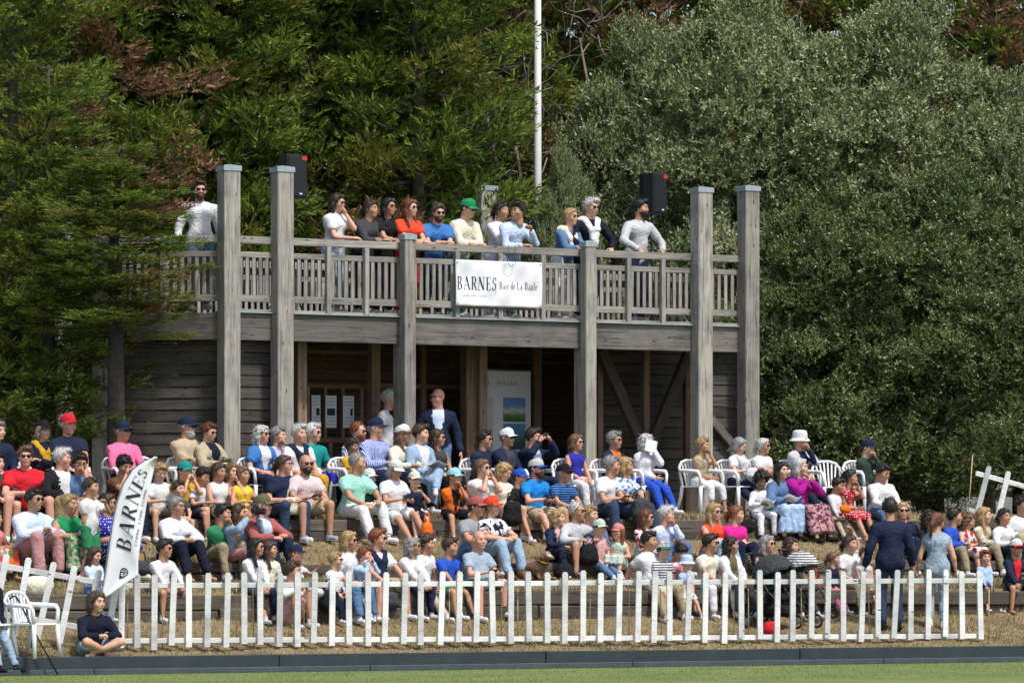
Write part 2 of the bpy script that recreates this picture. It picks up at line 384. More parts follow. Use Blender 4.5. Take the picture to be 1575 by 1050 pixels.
# edge beams, one timber for each bay
bays = [(352, 434), (434, 627), (627, 905), (905, 1079), (1079, 1151)]
for i, (a, b_) in enumerate(bays):
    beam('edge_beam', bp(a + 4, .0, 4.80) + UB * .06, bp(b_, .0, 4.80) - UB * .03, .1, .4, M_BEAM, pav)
    beam('beam_flashing', bp(a + 4, -.02, 5.012) + UB * .06, bp(b_, -.02, 5.012) - UB * .03, .16, .018, M_CAP, pav, ch=.002)
def railing(pA, pB, n_mid, nbal, front=True):
    L0 = (pB - pA).length; nbal = int(L0 / .106)
    d = (pB - pA); L = d.length; u = d / L; nn = Vector((-u.y, u.x, 0))
    def P(t, z, off=0): q = pA + d * t + nn * off; return Vector((q.x, q.y, z))
    beam('top_rail', P(0, RTOP - .055), P(1, RTOP - .055), .12, .11, M_RAIL, pav)
    beam('middle_rail', P(0, RTOP - .27), P(1, RTOP - .27), .06, .085, M_RAIL, pav)
    beam('bottom_rail', P(0, DECK + .16), P(1, DECK + .16), .06, .1, M_RAIL, pav)
    for k in range(1, n_mid + 1):
        t = k / (n_mid + 1); beam('stanchion', P(t, 4.985 + .02, -.055), P(t, RTOP - .115, -.055), .09, .075, M_RAIL, pav, up=u)
    for k in range(nbal):
        t = (k + .5) / nbal; lean = rng.uniform(-.006, .006)
        if any(abs(t - j / (n_mid + 1)) * L < .05 for j in range(1, n_mid + 1)): continue
        beam('baluster', P(t + lean / L, DECK + .213, -.012), P(t, RTOP - .316, -.012), .03, .054, M_RAIL, pav, up=u, ch=.003)
        if front: beam('rear_baluster', P(t + (.5 + lean) / nbal, DECK + .213, .075), P(t + .5 / nbal, RTOP - .316, .075), .022, .068, M_RAIL, pav, up=u, ch=.003)
railing(bp(352, 0, 0) + UB * .13, bp(434, 0, 0) - UB * .1, 0, 6)
railing(bp(434, 0, 0) + UB * .1, bp(627, 0, 0) - UB * .1, 2, 17)
railing(bp(627, 0, 0) + UB * .06, bp(905, 0, 0) - UB * .1, 3, 24)
railing(bp(905, 0, 0) + UB * .06, bp(1079, 0, 0) - UB * .13, 2, 16)
railing(bp(1079, 0, 0) + UB * .13, bp(1151, 0, 0) - UB * .13, 0, 7)
# left wing, turned back
LW0 = bp(352, 0, 0) - UB * .1; LW1 = Vector((LW0.x - 1.76, LW0.y + .32, 0))
ul = (LW1 - LW0).normalized(); nl = Vector((ul.y, -ul.x, 0))
railing(LW1, LW0, 1, 17)
beam('edge_beam', LW1 + Vector((0, 0, 4.80)), LW0 + Vector((0, 0, 4.80)), .1, .4, M_BEAM, pav)
beam('post', Vector((LW1.x - .05, LW1.y, 1.8)), Vector((LW1.x - .05, LW1.y, 6.3)), .26, .26, M_POST, pav, up=ul)
# back railing and deck
BK0, BK1 = bp(300, 4.9, 0), bp(1180, 4.9, 0)
railing(BK0, BK1, 5, 60, False)
nd = 20
for k in range(nd):
    v = .06 + k * .245; a = bp(352, v, DECK - .02) - UB * (.1 + .12 * v); b_ = bp(1151, v, DECK - .02) + UB * .05
    beam('deck_board', a, b_, .235, .04, M_RAIL, pav, ch=.004)
for k in range(13):
    t = .03 + .94 * k / 12; p = bp(352, 0, 0).lerp(bp(1151, 0, 0), t)
    beam('joist', Vector((p.x, p.y, DECK - .14)) + NB * .06, Vector((p.x, p.y, DECK - .14)) + NB * 4.9, .07, .19, M_INNER, pav)
# cladding: every board a part
def cladding(pA, pB, z0, z1, h, m, tilt=.012, name='cladding_board', nrm=None):
    n = int(round((z1 - z0) / h))
    for k in range(n):
        zc = z0 + (k + .5) * h; j = rng.uniform(-.004, .004)
        A, B = Vector((pA.x, pA.y, zc)), Vector((pB.x, pB.y, zc))
        u = (B - A).normalized(); nn = Vector((u.y, -u.x, 0))
        beam(name, A + nn * j, B + nn * j, .03, h - .012, m, pav, up=Vector((0, 0, 1)) - nn * .09, ch=.004)
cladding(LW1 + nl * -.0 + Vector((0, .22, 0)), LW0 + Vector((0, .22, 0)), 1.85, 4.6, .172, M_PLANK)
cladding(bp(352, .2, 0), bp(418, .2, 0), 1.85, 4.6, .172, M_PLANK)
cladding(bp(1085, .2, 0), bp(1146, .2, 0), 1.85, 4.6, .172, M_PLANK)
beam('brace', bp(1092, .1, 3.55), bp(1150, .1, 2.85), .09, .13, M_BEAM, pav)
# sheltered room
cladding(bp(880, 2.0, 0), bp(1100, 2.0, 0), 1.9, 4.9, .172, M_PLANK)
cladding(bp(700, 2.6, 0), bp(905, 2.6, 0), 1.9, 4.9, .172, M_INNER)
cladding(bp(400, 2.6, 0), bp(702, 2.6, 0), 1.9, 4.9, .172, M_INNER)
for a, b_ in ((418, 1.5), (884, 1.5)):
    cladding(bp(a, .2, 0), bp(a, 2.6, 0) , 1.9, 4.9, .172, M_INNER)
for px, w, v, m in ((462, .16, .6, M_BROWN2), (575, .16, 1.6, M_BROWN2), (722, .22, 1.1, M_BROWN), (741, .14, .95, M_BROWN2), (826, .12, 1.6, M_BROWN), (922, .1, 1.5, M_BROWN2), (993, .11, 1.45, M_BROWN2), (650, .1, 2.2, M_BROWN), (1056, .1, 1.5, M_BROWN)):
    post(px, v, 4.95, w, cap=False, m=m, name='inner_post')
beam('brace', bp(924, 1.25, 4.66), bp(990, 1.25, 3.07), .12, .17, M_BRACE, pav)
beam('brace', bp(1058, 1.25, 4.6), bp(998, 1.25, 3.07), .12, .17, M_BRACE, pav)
for z, m in ((4.02, M_BROWN), (3.18, M_BROWN), (4.55, M_BROWN)):
    beam('cross_rail', bp(468, 1.9, z), bp(572, 1.9, z), .08, .07, m, pav)
beam('cross_rail', bp(580, 2.2, 4.05), bp(712, 2.2, 4.05), .08, .07, M_BROWN, pav)
for px in (474, 500, 527, 556): beam('board_stile', bp(px, 1.88, 3.2), bp(px, 1.88, 4.0), .05, .05, M_BROWN2, pav, up=UB)
for px in (508,): beam('board_stile', bp(px, 1.88, 2.0), bp(px, 1.88, 3.14), .05, .06, M_BROWN2, pav, up=UB)
M_PAPER = plain('paper', (.74, .76, .8), .8, 0, .03, 5)
for k, (px, dsc) in enumerate(((486, 'printed notice pinned left of the three on the timber board'), (509, 'printed notice pinned in the middle of the timber board'), (536, 'printed notice pinned right of the three on the timber board'))):
    c = bp(px, 1.82, 3.62); Mx = Matrix.Translation(c) @ Matrix.Rotation(TB, 4, 'Z'); b = MB(); w = .19 if k else .15
    b.box((0, 0, 0), (w, .006, .5), 0); f = lambda x, y: Vector((x, -.006, y))
    for r_ in range(9):
        if 3 <= r_ <= 5: continue
        i0 = len(b.v); z = .2 - r_ * .05; b.v += [(-w * .4, -.006, z), (w * .4, -.006, z), (w * .4, -.006, z + .012), (-w * .4, -.006, z + .012)]; b.f.append((i0, i0 + 1, i0 + 2, i0 + 3)); b.m.append(1)
    i0 = len(b.v); x0, x1 = [(.0, .06), (-.07, .07), (.03, .07)][k]; b.v += [(x0, -.007, -.06), (x1, -.007, -.06), (x1, -.007, .05), (x0, -.007, .05)]; b.f.append((i0, i0 + 1, i0 + 2, i0 + 3)); b.m.append(2)
    tag(add('notice', b.mesh('notice'), [M_PAPER, M_GREYINK, M_INK], None, Mx), dsc, 'notice', 'notices on the timber board')

# ------------------------------------------------------------------ balcony banner
c0 = bp(766, -.16, 0); b = MB(); BW, BH = 1.40, .70
p0, p1 = bp(701, -.15, 0), bp(833, -.15, 0); BW = (p1 - p0).length
def bsurf(x, y, off=0.0): return Vector((x, -.012 * math.sin(x * 5) - .012 * math.sin(y * 9 + x * 7) - .008 * math.sin(x * 19 - y * 11) - off, y - .02 * (x / BW) * 0))
nx, ny = 48, 22
for j in range(ny + 1):
    for i in range(nx + 1): b.v.append(tuple(bsurf(BW * i / nx, BH * j / ny)))
for j in range(ny):
    for i in range(nx): q = j * (nx + 1) + i; b.f.append((q, q + 1, q + nx + 2, q + nx + 1)); b.m.append(0)
zb = zat(470, p0.y)
ban = empty('banner', (p0.x, p0.y, zb), TB, 'white rectangular banner reading BARNES tied to the balcony railing', 'banner')
cl = add('cloth', b.mesh('banner_cloth', True), M_CANVAS, ban)
sm = cl.modifiers.new('thick', 'SOLIDIFY'); sm.thickness = .006; sm.offset = 1
f = lambda x, y: bsurf(x, y, .010)
for ex in (.03, BW - .03):
    for ez in (.03, BH - .03):
        b = MB(); q0 = bsurf(ex, ez, .008); b.tube([tuple(q0 + Vector((.014 * math.cos(a), 0, .014 * math.sin(a)))) for a in [i * .7854 for i in range(9)]], .004, 5); add('eyelet', b.mesh('eyelet', True), M_METAL, ban)
spell('BARNES', .015, .25, .2, f, ban, .72); small_print(ban, .1, .52, .145, .028, f)
spell('|', .665, .22, .22, f, ban, .6, M_GREYINK); spell('Baie de La Baule', .755, .275, .118, f, ban, .76 * .93 * (BW - .76) / .8)
cord = MB(); cord.tube([tuple(p0 + UB * .92 + Vector((0, 0, RTOP - zb + .0)) * 0 + Vector((0, -.03, 0)) + Vector((0, 0, RTOP + .01))), tuple(p0 + UB * .9 + Vector((0, -.08, RTOP - .25))), tuple(p0 + UB * .96 + Vector((0, -.08, RTOP - .33))), tuple(p0 + UB * 1.04 + Vector((0, -.08, RTOP - .28))), tuple(p0 + UB * 1.03 + Vector((0, -.03, RTOP)))], .0045, 5)
tag(add('microphone_cable', cord.mesh('cable', True), M_BLACK), 'thin black cable looped over the top rail above the white banner', 'cable')

# ------------------------------------------------------------------ roll-up banner in the room
pA, pB = bp(709, 1.55, 0), bp(816, 1.55, 0); W = (pB - pA).length; z0 = 2.05; Hh = zat(569, pA.y) - z0
ru = empty('roll_up_banner', (pA.x, pA.y, z0), TB, 'tall white roll-up banner with two landscape pictures behind the brown post', 'banner')
b = MB(); b.box((W / 2, 0, Hh / 2), (W, .008, Hh)); add('panel', b.mesh('panel'), plain('banner_vinyl', (.62, .64, .66), .5, 0, .04, 3), ru)
b = MB(); b.box((W / 2, 0, .0), (W + .03, .12, .07), .02); b.box((W / 2, 0, Hh + .01), (W, .03, .03), .008); add('cassette', b.mesh('cassette'), M_METAL, ru)
f = lambda x, y: Vector((x, -.008, y))
spell('BARNES', .02, Hh - .24, .13, f, ru, .78); spell('|', .56, Hh - .24, .13, f, ru, .5, M_GREYINK); spell('Baie de La Baule', .64, Hh - .22, .07, f, ru, .62)
def mat_picture(name, stops, sc):
    m, nt, bs = newmat(name); L = nt.links.new; tc = N(nt, 'TexCoord'); n = N(nt, 'TexNoise', Scale=sc, Detail=4.0); L(tc.outputs['Object'], n.inputs['Vector'])
    sx = N(nt, 'SeparateXYZ'); L(tc.outputs['Generated'], sx.inputs[0]); ad = N(nt, 'Math', operation='MULTIPLY_ADD'); L(n.outputs[0], ad.inputs[0]); ad.inputs[1].default_value = .35; L(sx.outputs[2], ad.inputs[2])
    r = ramp(nt, stops); L(ad.outputs[0], r.inputs[0]); L(r.outputs[0], bs.inputs['Base Color']); bs.inputs['Roughness'].default_value = .4; return m
for k, (za, zz, st) in enumerate(((Hh - .80, Hh - .42, [(.2, (.05, .12, .03)), (.45, (.12, .22, .05)), (.62, (.55, .55, .52)), (.8, (.16, .3, .5)), (1, (.1, .25, .5))]), (Hh - 1.24, Hh - .83, [(.2, (.03, .07, .06)), (.5, (.05, .09, .08)), (.75, (.08, .2, .3)), (1, (.08, .26, .42))]))):
    b = MB(); b.box((W - .3, -.007, (za + zz) / 2), (.4, .006, zz - za)); add('picture', b.mesh('picture'), mat_picture('landscape_print_%d' % k, st, 9), ru)
b = MB(); b.box((.42, -.007, Hh - .95), (.3, .005, 1.05)); add('picture', b.mesh('picture'), mat_picture('pale_print', [(.2, (.3, .3, .3)), (.6, (.42, .43, .44)), (1, (.5, .5, .5))], 5), ru)

# ------------------------------------------------------------------ loudspeakers and flagpole
def speaker(px, py0, py1, wpx, v, label, yaw):
    x, y = bldpt(px, v); zt, zb_ = zat(py0, y), zat(py1, y); w = wpx * y / F * .82; h = zt - zb_
    r = empty('loudspeaker', (x, y, DECK), yaw, label, 'loudspeaker', 'black loudspeakers above the balcony')
    b = MB(); d = .36; q = w / 2
    for z in (zb_ - DECK, zt - DECK): b.v += [(-q, -d / 2, z), (q, -d / 2, z), (q * .95, d * .1, z), (q * .55, d / 2, z), (-q * .55, d / 2, z), (-q * .95, d * .1, z)]
    b.f = [(0, 1, 7, 6), (1, 2, 8, 7), (2, 3, 9, 8), (3, 4, 10, 9), (4, 5, 11, 10), (5, 0, 6, 11), (5, 4, 3, 2, 1, 0), (6, 7, 8, 9, 10, 11)]; b.m = [0] * 8
    cb = add('cabinet', b.mesh('cabinet'), M_BLACK, r); bv = cb.modifiers.new('b', 'BEVEL'); bv.width = .015; bv.segments = 2
    zc = (zb_ + zt) / 2 - DECK
    b = MB(); b.box((0, -d / 2 - .006, zc), (w - .05, .012, h - .06), .005); add('grille', b.mesh('grille'), plain('speaker_grille', (.02, .021, .024), .55, .3, .3, 60, .5, 200), r)
    b = MB(); b.box((q * .68, -d / 2 - .014, zt - DECK - .055), (.09, .004, .06)); add('badge', b.mesh('badge'), plain('red_badge', (.6, .03, .03), .4, 0, .05), r)
    b = MB(); b.box((q * .3, -d / 2 - .014, zb_ - DECK + .07), (.05, .004, .02)); add('badge', b.mesh('badge'), M_WHITE, r)
    b = MB(); b.tube([(0, 0, .0), (0, 0, zb_ - DECK + .02)], .018, 8); add('stand_pole', b.mesh('stand_pole'), M_BLACK, r)
    for k in range(3):
        a = 2 * math.pi * k / 3 + .4; b = MB(); b.tube([(0, 0, .55), (.42 * math.cos(a), .42 * math.sin(a), .012)], .012, 6); add('stand_leg', b.mesh('stand_leg'), M_BLACK, r)
speaker(447, 239, 306, 46, 1.5, 'black loudspeaker on a stand behind the tall post at the left of the balcony', R(38))
speaker(1002, 267, 330, 41, 1.6, 'black loudspeaker on a stand behind the person in the grey sweatshirt', R(50))
x, y = line(827, 0, 66.5, 0); b = MB(); b.tube([(0, 0, 0), (0, 0, 6), (0, 0, 14)], [.075, .068, .05], 12)
fp = empty('flagpole', (x, y, 2.06), 0, 'slim white flagpole rising behind the balcony', 'flagpole'); add('pole', b.mesh('pole', True), M_WHITE, fp)
b = MB(); b.ell((0, 0, 14.05), (.08, .08, .08)); add('finial', b.mesh('finial', True), M_WHITE, fp); b = MB(); b.tube([(0, 0, 0), (0, 0, .25)], .12, 12); add('base_sleeve', b.mesh('base_sleeve'), M_METAL, fp)

# ------------------------------------------------------------------ white picket fences
def picket_mesh(h, w=.076, d=.03):
    b = MB(); a, t = w / 2, d / 2; pr = [(-a, 0), (a, 0), (a, h - .03), (a * .55, h), (-a * .55, h), (-a, h - .03)]
    b.v = [(x, -t, z) for x, z in pr] + [(x, t, z) for x, z in pr]; b.f = [tuple(range(6)), tuple(range(11, 5, -1))] + [(i, i + 6, (i + 1) % 6 + 6, (i + 1) % 6) for i in range(6)]; b.m = [0] * 8
    return b.mesh('picket')
PK = [picket_mesh(h) for h in (.93, .945, .96, .92)]
fence = empty('picket_fence', at_uv(0, .5, .26), 0, 'long white picket fence running in front of the seated crowd', 'fence')
px = 186.0; stakes = []
def fz(py, Y): return zat(py, Y)
i = 0
while px < 1523:
    x, y = rowpt(px, .47); zt = zat(881.5 - (px - 240) * .0045 + rng.uniform(-2.4, 2.2), y); me = PK[i % 4]; hh = [.93, .945, .96, .92][i % 4]
    Mw = Matrix.Translation((x, y, zt - hh)) @ Matrix.Rotation(TK + rng.uniform(-.04, .04), 4, 'Z') @ Matrix.Rotation(rng.normal() * .015 + .012, 4, 'Y') @ Matrix.Rotation(rng.normal() * .02, 4, 'X')
    add('picket', me, M_FENCE, fence, Mw)
    if i % 4 == 2 or i % 7 == 0: stakes.append(px + rng.uniform(9, 17))
    px += rng.uniform(24.0, 29.5) if px > 1100 else rng.uniform(24.5, 30.5); i += 1
XR = px - 27
for py in (900, 985):
    a = 180
    while a < XR:
        e = min(a + 330, XR + 4); x0, y0 = rowpt(a, .52); x1, y1 = rowpt(e, .52)
        za, zb_ = zat(py - (a - 240) * .006, y0), zat(py - (e - 240) * .006 + rng.uniform(-.6, .6), y1)
        beam('rail', (x0, y0, za), (x1, y1, zb_), .035, .068, M_FENCE, fence); a += 331
for s in stakes:
    x, y = rowpt(s, .62); ok = ground(x, y); b = MB(); b.tube([(0, 0, -.05), (rng.uniform(-.02, .02), 0, zat(905, y) - ok)], .0075, 6)
    o = add('bamboo_stake', b.mesh('bamboo_stake', True), plain('bamboo', (.50, .36, .17), .5, 0, .2, 12), None, Matrix.Translation((x, y, ok)))
    tag(o, 'thin bamboo stake standing just behind the long white picket fence', 'stake', 'bamboo stakes behind the picket fence')
def slant_fence(name, pts, slope, n, h, label, lean, rails):
    A, B = Vector(pts[0]), Vector(pts[1]); r = empty(name, A, 0, label, 'fence'); d = B - A; yaw = math.atan2(d.y, d.x)
    me = picket_mesh(h, .08)
    for k in range(n):
        p = A + d * ((k + .5) / n)
        add('picket', me, M_FENCE, r, Matrix.Translation(p) @ Matrix.Rotation(yaw, 4, 'Z') @ Matrix.Rotation(lean + rng.uniform(-.03, .03), 4, 'Y'))
    for zr in rails:
        off = Matrix.Rotation(yaw, 4, 'Z') @ Matrix.Rotation(lean, 4, 'Y') @ Vector((0, .032, zr))
        beam('rail', A + off, B + off, .035, .075, M_FENCE, r)
x0, y0 = rowpt(-30, .72); x1, y1 = rowpt(178, .5)
slant_fence('picket_fence', ((x0, y0, zat(968, y0)), (x1, y1, zat(1003, y1))), 0, 6, 1.0, 'leaning end of white picket fence with tilted pickets behind the plastic chair', .2, (.24, .84))
x0, y0 = rowpt(1482, 6.2); x1, y1 = rowpt(1640, 5.6)
slant_fence('picket_fence', ((x0, y0, zat(805, y0)), (x1, y1, zat(848, y1))), 0, 5, .96, 'short white picket fence sloping down in front of the dark hedge', .24, (.22, .8))
x, y = rowpt(1487, 6.0); b = MB(); b.tube([(0, 0, -.3), (.09, 0, .9)], .008, 6)
tag(add('bamboo_stake', b.mesh('bamboo_stake', True), MC['bamboo'], None, Matrix.Translation((x, y, zat(790, y)))), 'thin leaning orange-brown stake beside the sloping white fence', 'stake')

# ------------------------------------------------------------------ feather flag
fx, fy = rowpt(157, .3); gz = ground(fx, fy)
SC_F = fy / F
def fl(px, py): return (px - 157) * SC_F, zat(py, fy) - gz
LE = [fl(*p) for p in ((156, 922), (163, 880), (168, 845), (173, 810), (180, 775), (190, 745), (205, 722), (222, 709), (241, 702))]
RE = [fl(*p) for p in ((158, 921), (213, 884), (213, 860), (217, 830), (221, 800), (226, 770), (232, 740), (237, 718), (242, 703))]
def pl(P, t):
    k = t * (len(P) - 1); i = min(int(k), len(P) - 2); a = k - i; return P[i][0] + (P[i + 1][0] - P[i][0]) * a, P[i][1] + (P[i + 1][1] - P[i][1]) * a
def fsurf(s, t, off=0.0):
    l, r = pl(LE, t), pl(RE, t); x, z = l[0] + (r[0] - l[0]) * s, l[1] + (r[1] - l[1]) * s
    return Vector((x, .05 * math.sin(s * 4.5 + t * 5) * s + .02 * math.sin(t * 17 + s * 6) * s - off, z))
flag = empty('feather_flag', (fx, fy, gz), 0, 'white feather flag reading BARNES standing in front of the picket fence', 'flag')
b = MB(); ns, nt_ = 12, 40
for j in range(nt_ + 1):
    for i in range(ns + 1): b.v.append(tuple(fsurf(i / ns, j / nt_)))
for j in range(nt_):
    for i in range(ns): q = j * (ns + 1) + i; b.f.append((q, q + 1, q + ns + 2, q + ns + 1)); b.m.append(0)
o = add('cloth', b.mesh('flag_cloth', True), M_CANVAS, flag); sm = o.modifiers.new('t', 'SOLIDIFY'); sm.thickness = .004; sm.offset = 1
b = MB(); b.tube([(LE[0][0] - .02, .0, -.05)] + [(pl(LE, t)[0] - .012, .0, pl(LE, t)[1]) for t in [i / 24 for i in range(25)]], .009, 6); add('pole', b.mesh('flag_pole', True), M_METAL, flag)
xw0 = .30; 
def ftext(x, y):   # x runs up the flag, y to the left
    t = .27 + x; s = .72 - y; return fsurf(s, t, .012)
spell('BARNES', 0, 0, .50, ftext, flag, .225); small_print(flag, .06, .42, -.19, .09, ftext)
b = MB()
for p in arc(0, 0, .05, .06, 0, 360, .012, .02) + ln(0, -.06, 0, .06, .014) + ln(-.03, 0, .03, 0, .012):
    i0 = len(b.v); b.v += [tuple(fsurf(.56 + q[1] / .5, .135 + q[0] / 1.9, .014)) for q in p]; b.f.append((i0, i0 + 1, i0 + 2, i0 + 3)); b.m.append(0)
add('emblem', b.mesh('emblem'), M_INK, flag)

# ------------------------------------------------------------------ foliage
def mat_leaf(name, stops, trans=.25, rough=.55, spec=.35):
    m, nt, b = newmat(name); L = nt.links.new; g = N(nt, 'NewGeometry'); tc = N(nt, 'TexCoord')
    n = N(nt, 'TexNoise', Scale=.9, Detail=3.0); L(tc.outputs['Object'], n.inputs['Vector'])
    ad = N(nt, 'Math', operation='MULTIPLY_ADD'); L(n.outputs[0], ad.inputs[0]); ad.inputs[1].default_value = .9
    ml = N(nt, 'Math', operation='MULTIPLY_ADD'); L(g.outputs['Random Per Island'], ml.inputs[0]); ml.inputs[1].default_value = .75; ml.inputs[2].default_value = -.32
    L(ml.outputs[0], ad.inputs[2])
    r = ramp(nt, stops); L(ad.outputs[0], r.inputs[0]); L(r.outputs[0], b.inputs['Base Color'])
    b.inputs['Roughness'].default_value = rough; b.inputs['Specular IOR Level'].default_value = spec
    t = N(nt, 'BsdfTranslucent'); L(r.outputs[0], t.inputs[0]); mx = N(nt, 'MixShader'); mx.inputs[0].default_value = trans
    out = nt.nodes['Material Output']; L(b.outputs[0], mx.inputs[1]); L(t.outputs[0], mx.inputs[2]); L(mx.outputs[0], out.inputs[0])
    return m
ML_OAK = mat_leaf('silvery_evergreen_leaf', [(.05, (.048, .072, .022)), (.35, (.125, .168, .058)), (.6, (.22, .262, .102)), (.82, (.35, .385, .19)), (1, (.52, .54, .35))], .22, .4, .5)
ML_OAK2 = mat_leaf('deep_green_leaf', [(.05, (.022, .042, .01)), (.35, (.062, .098, .024)), (.6, (.115, .16, .042)), (.82, (.20, .25, .08)), (1, (.34, .38, .17))], .22, .38, .55)
ML_CYP = mat_leaf('cypress_green', [(.05, (.022, .047, .011)), (.4, (.066, .118, .021)), (.7, (.14, .205, .033)), (1, (.24, .29, .05))], .3)
ML_BRN = mat_leaf('dead_cypress_brown', [(.05, (.09, .05, .028)), (.45, (.20, .105, .055)), (.75, (.30, .17, .09)), (1, (.36, .23, .12))], .2)
ML_YEL = mat_leaf('yellowing_cypress', [(.05, (.055, .072, .013)), (.45, (.14, .165, .026)), (.8, (.25, .25, .045)), (1, (.34, .29, .07))], .3)
ML_TIP = mat_leaf('cypress_lit_tip', [(.05, (.07, .11, .015)), (.45, (.16, .22, .03)), (.8, (.27, .33, .05)), (1, (.36, .40, .08))], .35)  # sunlit look of the bough tips, put into the leaf colour
M_BARK = plain('bark', (.065, .052, .042), .9, 0, .4, 9, .8, 30)
M_TWIG = plain('dead_twig', (.20, .17, .145), .9, 0, .3, 9)
def unit(a): return a / np.maximum(np.linalg.norm(a, axis=-1, keepdims=True), 1e-9)
def tmesh(name, V, tri, mi=None): return mesh_np(name, V, tri, False, mi)
def noise3(P, seed, sc):
    r = np.random.default_rng(seed); o = np.zeros(len(P))
    for k in range(7):
        d = r.normal(size=3); d /= np.linalg.norm(d); o += np.sin(P @ d * sc * r.uniform(.7, 2.2) + r.uniform(0, 6.28)) * r.uniform(.5, 1)
    return o / 4
def leafy_crown(seed, nlobe=92, per=29, shoots=5, leaves=12, ls=.082, lw=.030):
    """lumpy evergreen crown in a unit frame (radius 3, height 8): lobes set on a domed wall, each lobe clad in leafy shoots"""
    r = np.random.default_rng(seed); Rr, Hh = 3.0, 8.0
    n = nlobe * 2; t = r.random(n) ** .8; a = np.where(r.random(n) < .9, r.uniform(-math.pi - .35, .35, n), r.uniform(0, math.pi, n))
    prof = (1 - t ** 2.6) ** .55; t, a, prof = t[:nlobe], a[:nlobe], prof[:nlobe]
    n = nlobe; o = np.stack([np.cos(a), np.sin(a), 0 * a], -1); nr = unit(o * np.maximum(prof, .25)[:, None] + np.array([0, 0, 1.]) * (t ** 2)[:, None])
    LC = o * (Rr * prof)[:, None] * r.uniform(.55, .98, n)[:, None]; LC[:, 2] = t * Hh * r.uniform(.93, 1.0, n) + .1
    lr = r.uniform(.55, 1.15, n)
    d = unit(np.repeat(nr, per, 0) * .5 + np.array([0, 0, .62]) + r.normal(size=(n * per, 3)) * .52)
    Cc = np.repeat(LC, per, 0) + d * (np.repeat(lr, per) * r.uniform(.75, 1.05, n * per))[:, None]
    Cc[:, 2] = np.maximum(Cc[:, 2], .05)
    S = np.repeat(Cc, shoots, 0) + r.normal(size=(len(Cc) * shoots, 3)) * .09
    sd_ = unit(np.repeat(d, shoots, 0) * .9 + r.normal(size=S.shape) * .5 + np.array([0, 0, .3])); sl = r.uniform(.16, .34, len(S))
    B = np.repeat(S, leaves, 0); D = np.repeat(sd_, leaves, 0); Ln = np.repeat(sl, leaves)
    t = np.tile(np.linspace(.1, 1, leaves), len(S)) + r.normal(size=len(B)) * .03
    P = B + D * (t * Ln)[:, None]
    perp = unit(np.cross(D, r.normal(size=D.shape))); ld = unit(D * (.35 + .9 * t[:, None]) + perp * 1.0 + r.normal(size=D.shape) * .15)
    side = unit(np.cross(ld, D * .9 + np.array([.15, -.2, .5]) + r.normal(size=ld.shape) * .55)); l = ls * r.uniform(.7, 1.25, len(P))[:, None]; w = lw * r.uniform(.8, 1.2, len(P))[:, None] / 2
    V = np.stack([P, P + ld * l * .5 + side * w, P + ld * l, P + ld * l * .5 - side * w], 1).reshape(-1, 3)
    return V, np.arange(len(P) * 4).reshape(-1, 4)
CROWNS = []
for k in range(2): V, q = leafy_crown(900 + k); CROWNS.append(mesh_np('crown', V, q, False))
def trunk_mesh(h, r0, limbs, seed):
    r = np.random.default_rng(seed); b = MB(); pts = [(r.normal() * .05 * k, r.normal() * .05 * k, h * k / 5) for k in range(6)]; b.tube(pts, [r0 * (1 - .15 * k) for k in range(6)], 9)
    for (d, l, z) in limbs:
        p = Vector(pts[min(5, int(z / h * 5))]); d = Vector(d); b.tube([p, p + d * l * .5 + Vector((0, 0, .1)), p + d * l + Vector((0, 0, .3))], [r0 * .45, r0 * .3, r0 * .12], 6)
    return b.mesh('trunk', True)
def bush(px, Y, topy, rx, ry, k, label, name='evergreen_tree'):
    X = (px - CX) * Y / F; zt = zat(topy, Y) - 2.05
    root = empty(name, (X, Y, 2.05), 0, label, 'tree', 'silvery evergreen trees beside the pavilion')
    o = add('crown', CROWNS[k % 2], ML_OAK2 if k in (4, 5, 6) else ML_OAK, root); o.scale = (rx / 3 * (-1 if k % 4 > 1 else 1), ry / 3, zt / 8.3); o.rotation_euler = (0, 0, (.0, .3, -.25, .15)[k % 4])
    r = np.random.default_rng(k); lim = [((math.cos(a) * .8, math.sin(a) * .8, .6), rx * .6, zt * r.uniform(.3, .6)) for a in r.uniform(0, 6.28, 7)]
    add('trunk', trunk_mesh(zt * .75, .15, lim, k), M_BARK, root)
BUSH = [(1140, 67.0, 52, 2.9, 2.6, 'tall silvery evergreen tree whose crown tops the pavilion\'s right end'),
        (1370, 66.8, 50, 3.0, 2.6, 'tallest silvery evergreen tree right of the centre of the hedge'),
        (1570, 66.4, 170, 2.3, 2.4, 'silvery evergreen tree at the right edge of the picture'),
        (985, 68.2, 75, 1.9, 1.7, 'silvery evergreen tree between the flagpole and the right loudspeaker'),
        (1268, 65.0, 330, 2.0, 1.9, 'lower evergreen bush touching the pavilion\'s right corner post'),
        (1440, 64.7, 290, 2.3, 2.0, 'dark evergreen bush behind the person in navy cap and green jacket'),
        (1590, 64.2, 420, 2.0, 1.8, 'dark evergreen bush behind the sloping white fence'),
        (868, 66.0, 262, .8, .8, 'small evergreen shrub hiding the foot of the flagpole')]
for k, (px, Y, ty, rx, ry, lab) in enumerate(BUSH): bush(px, Y, ty, rx, ry, k, lab)

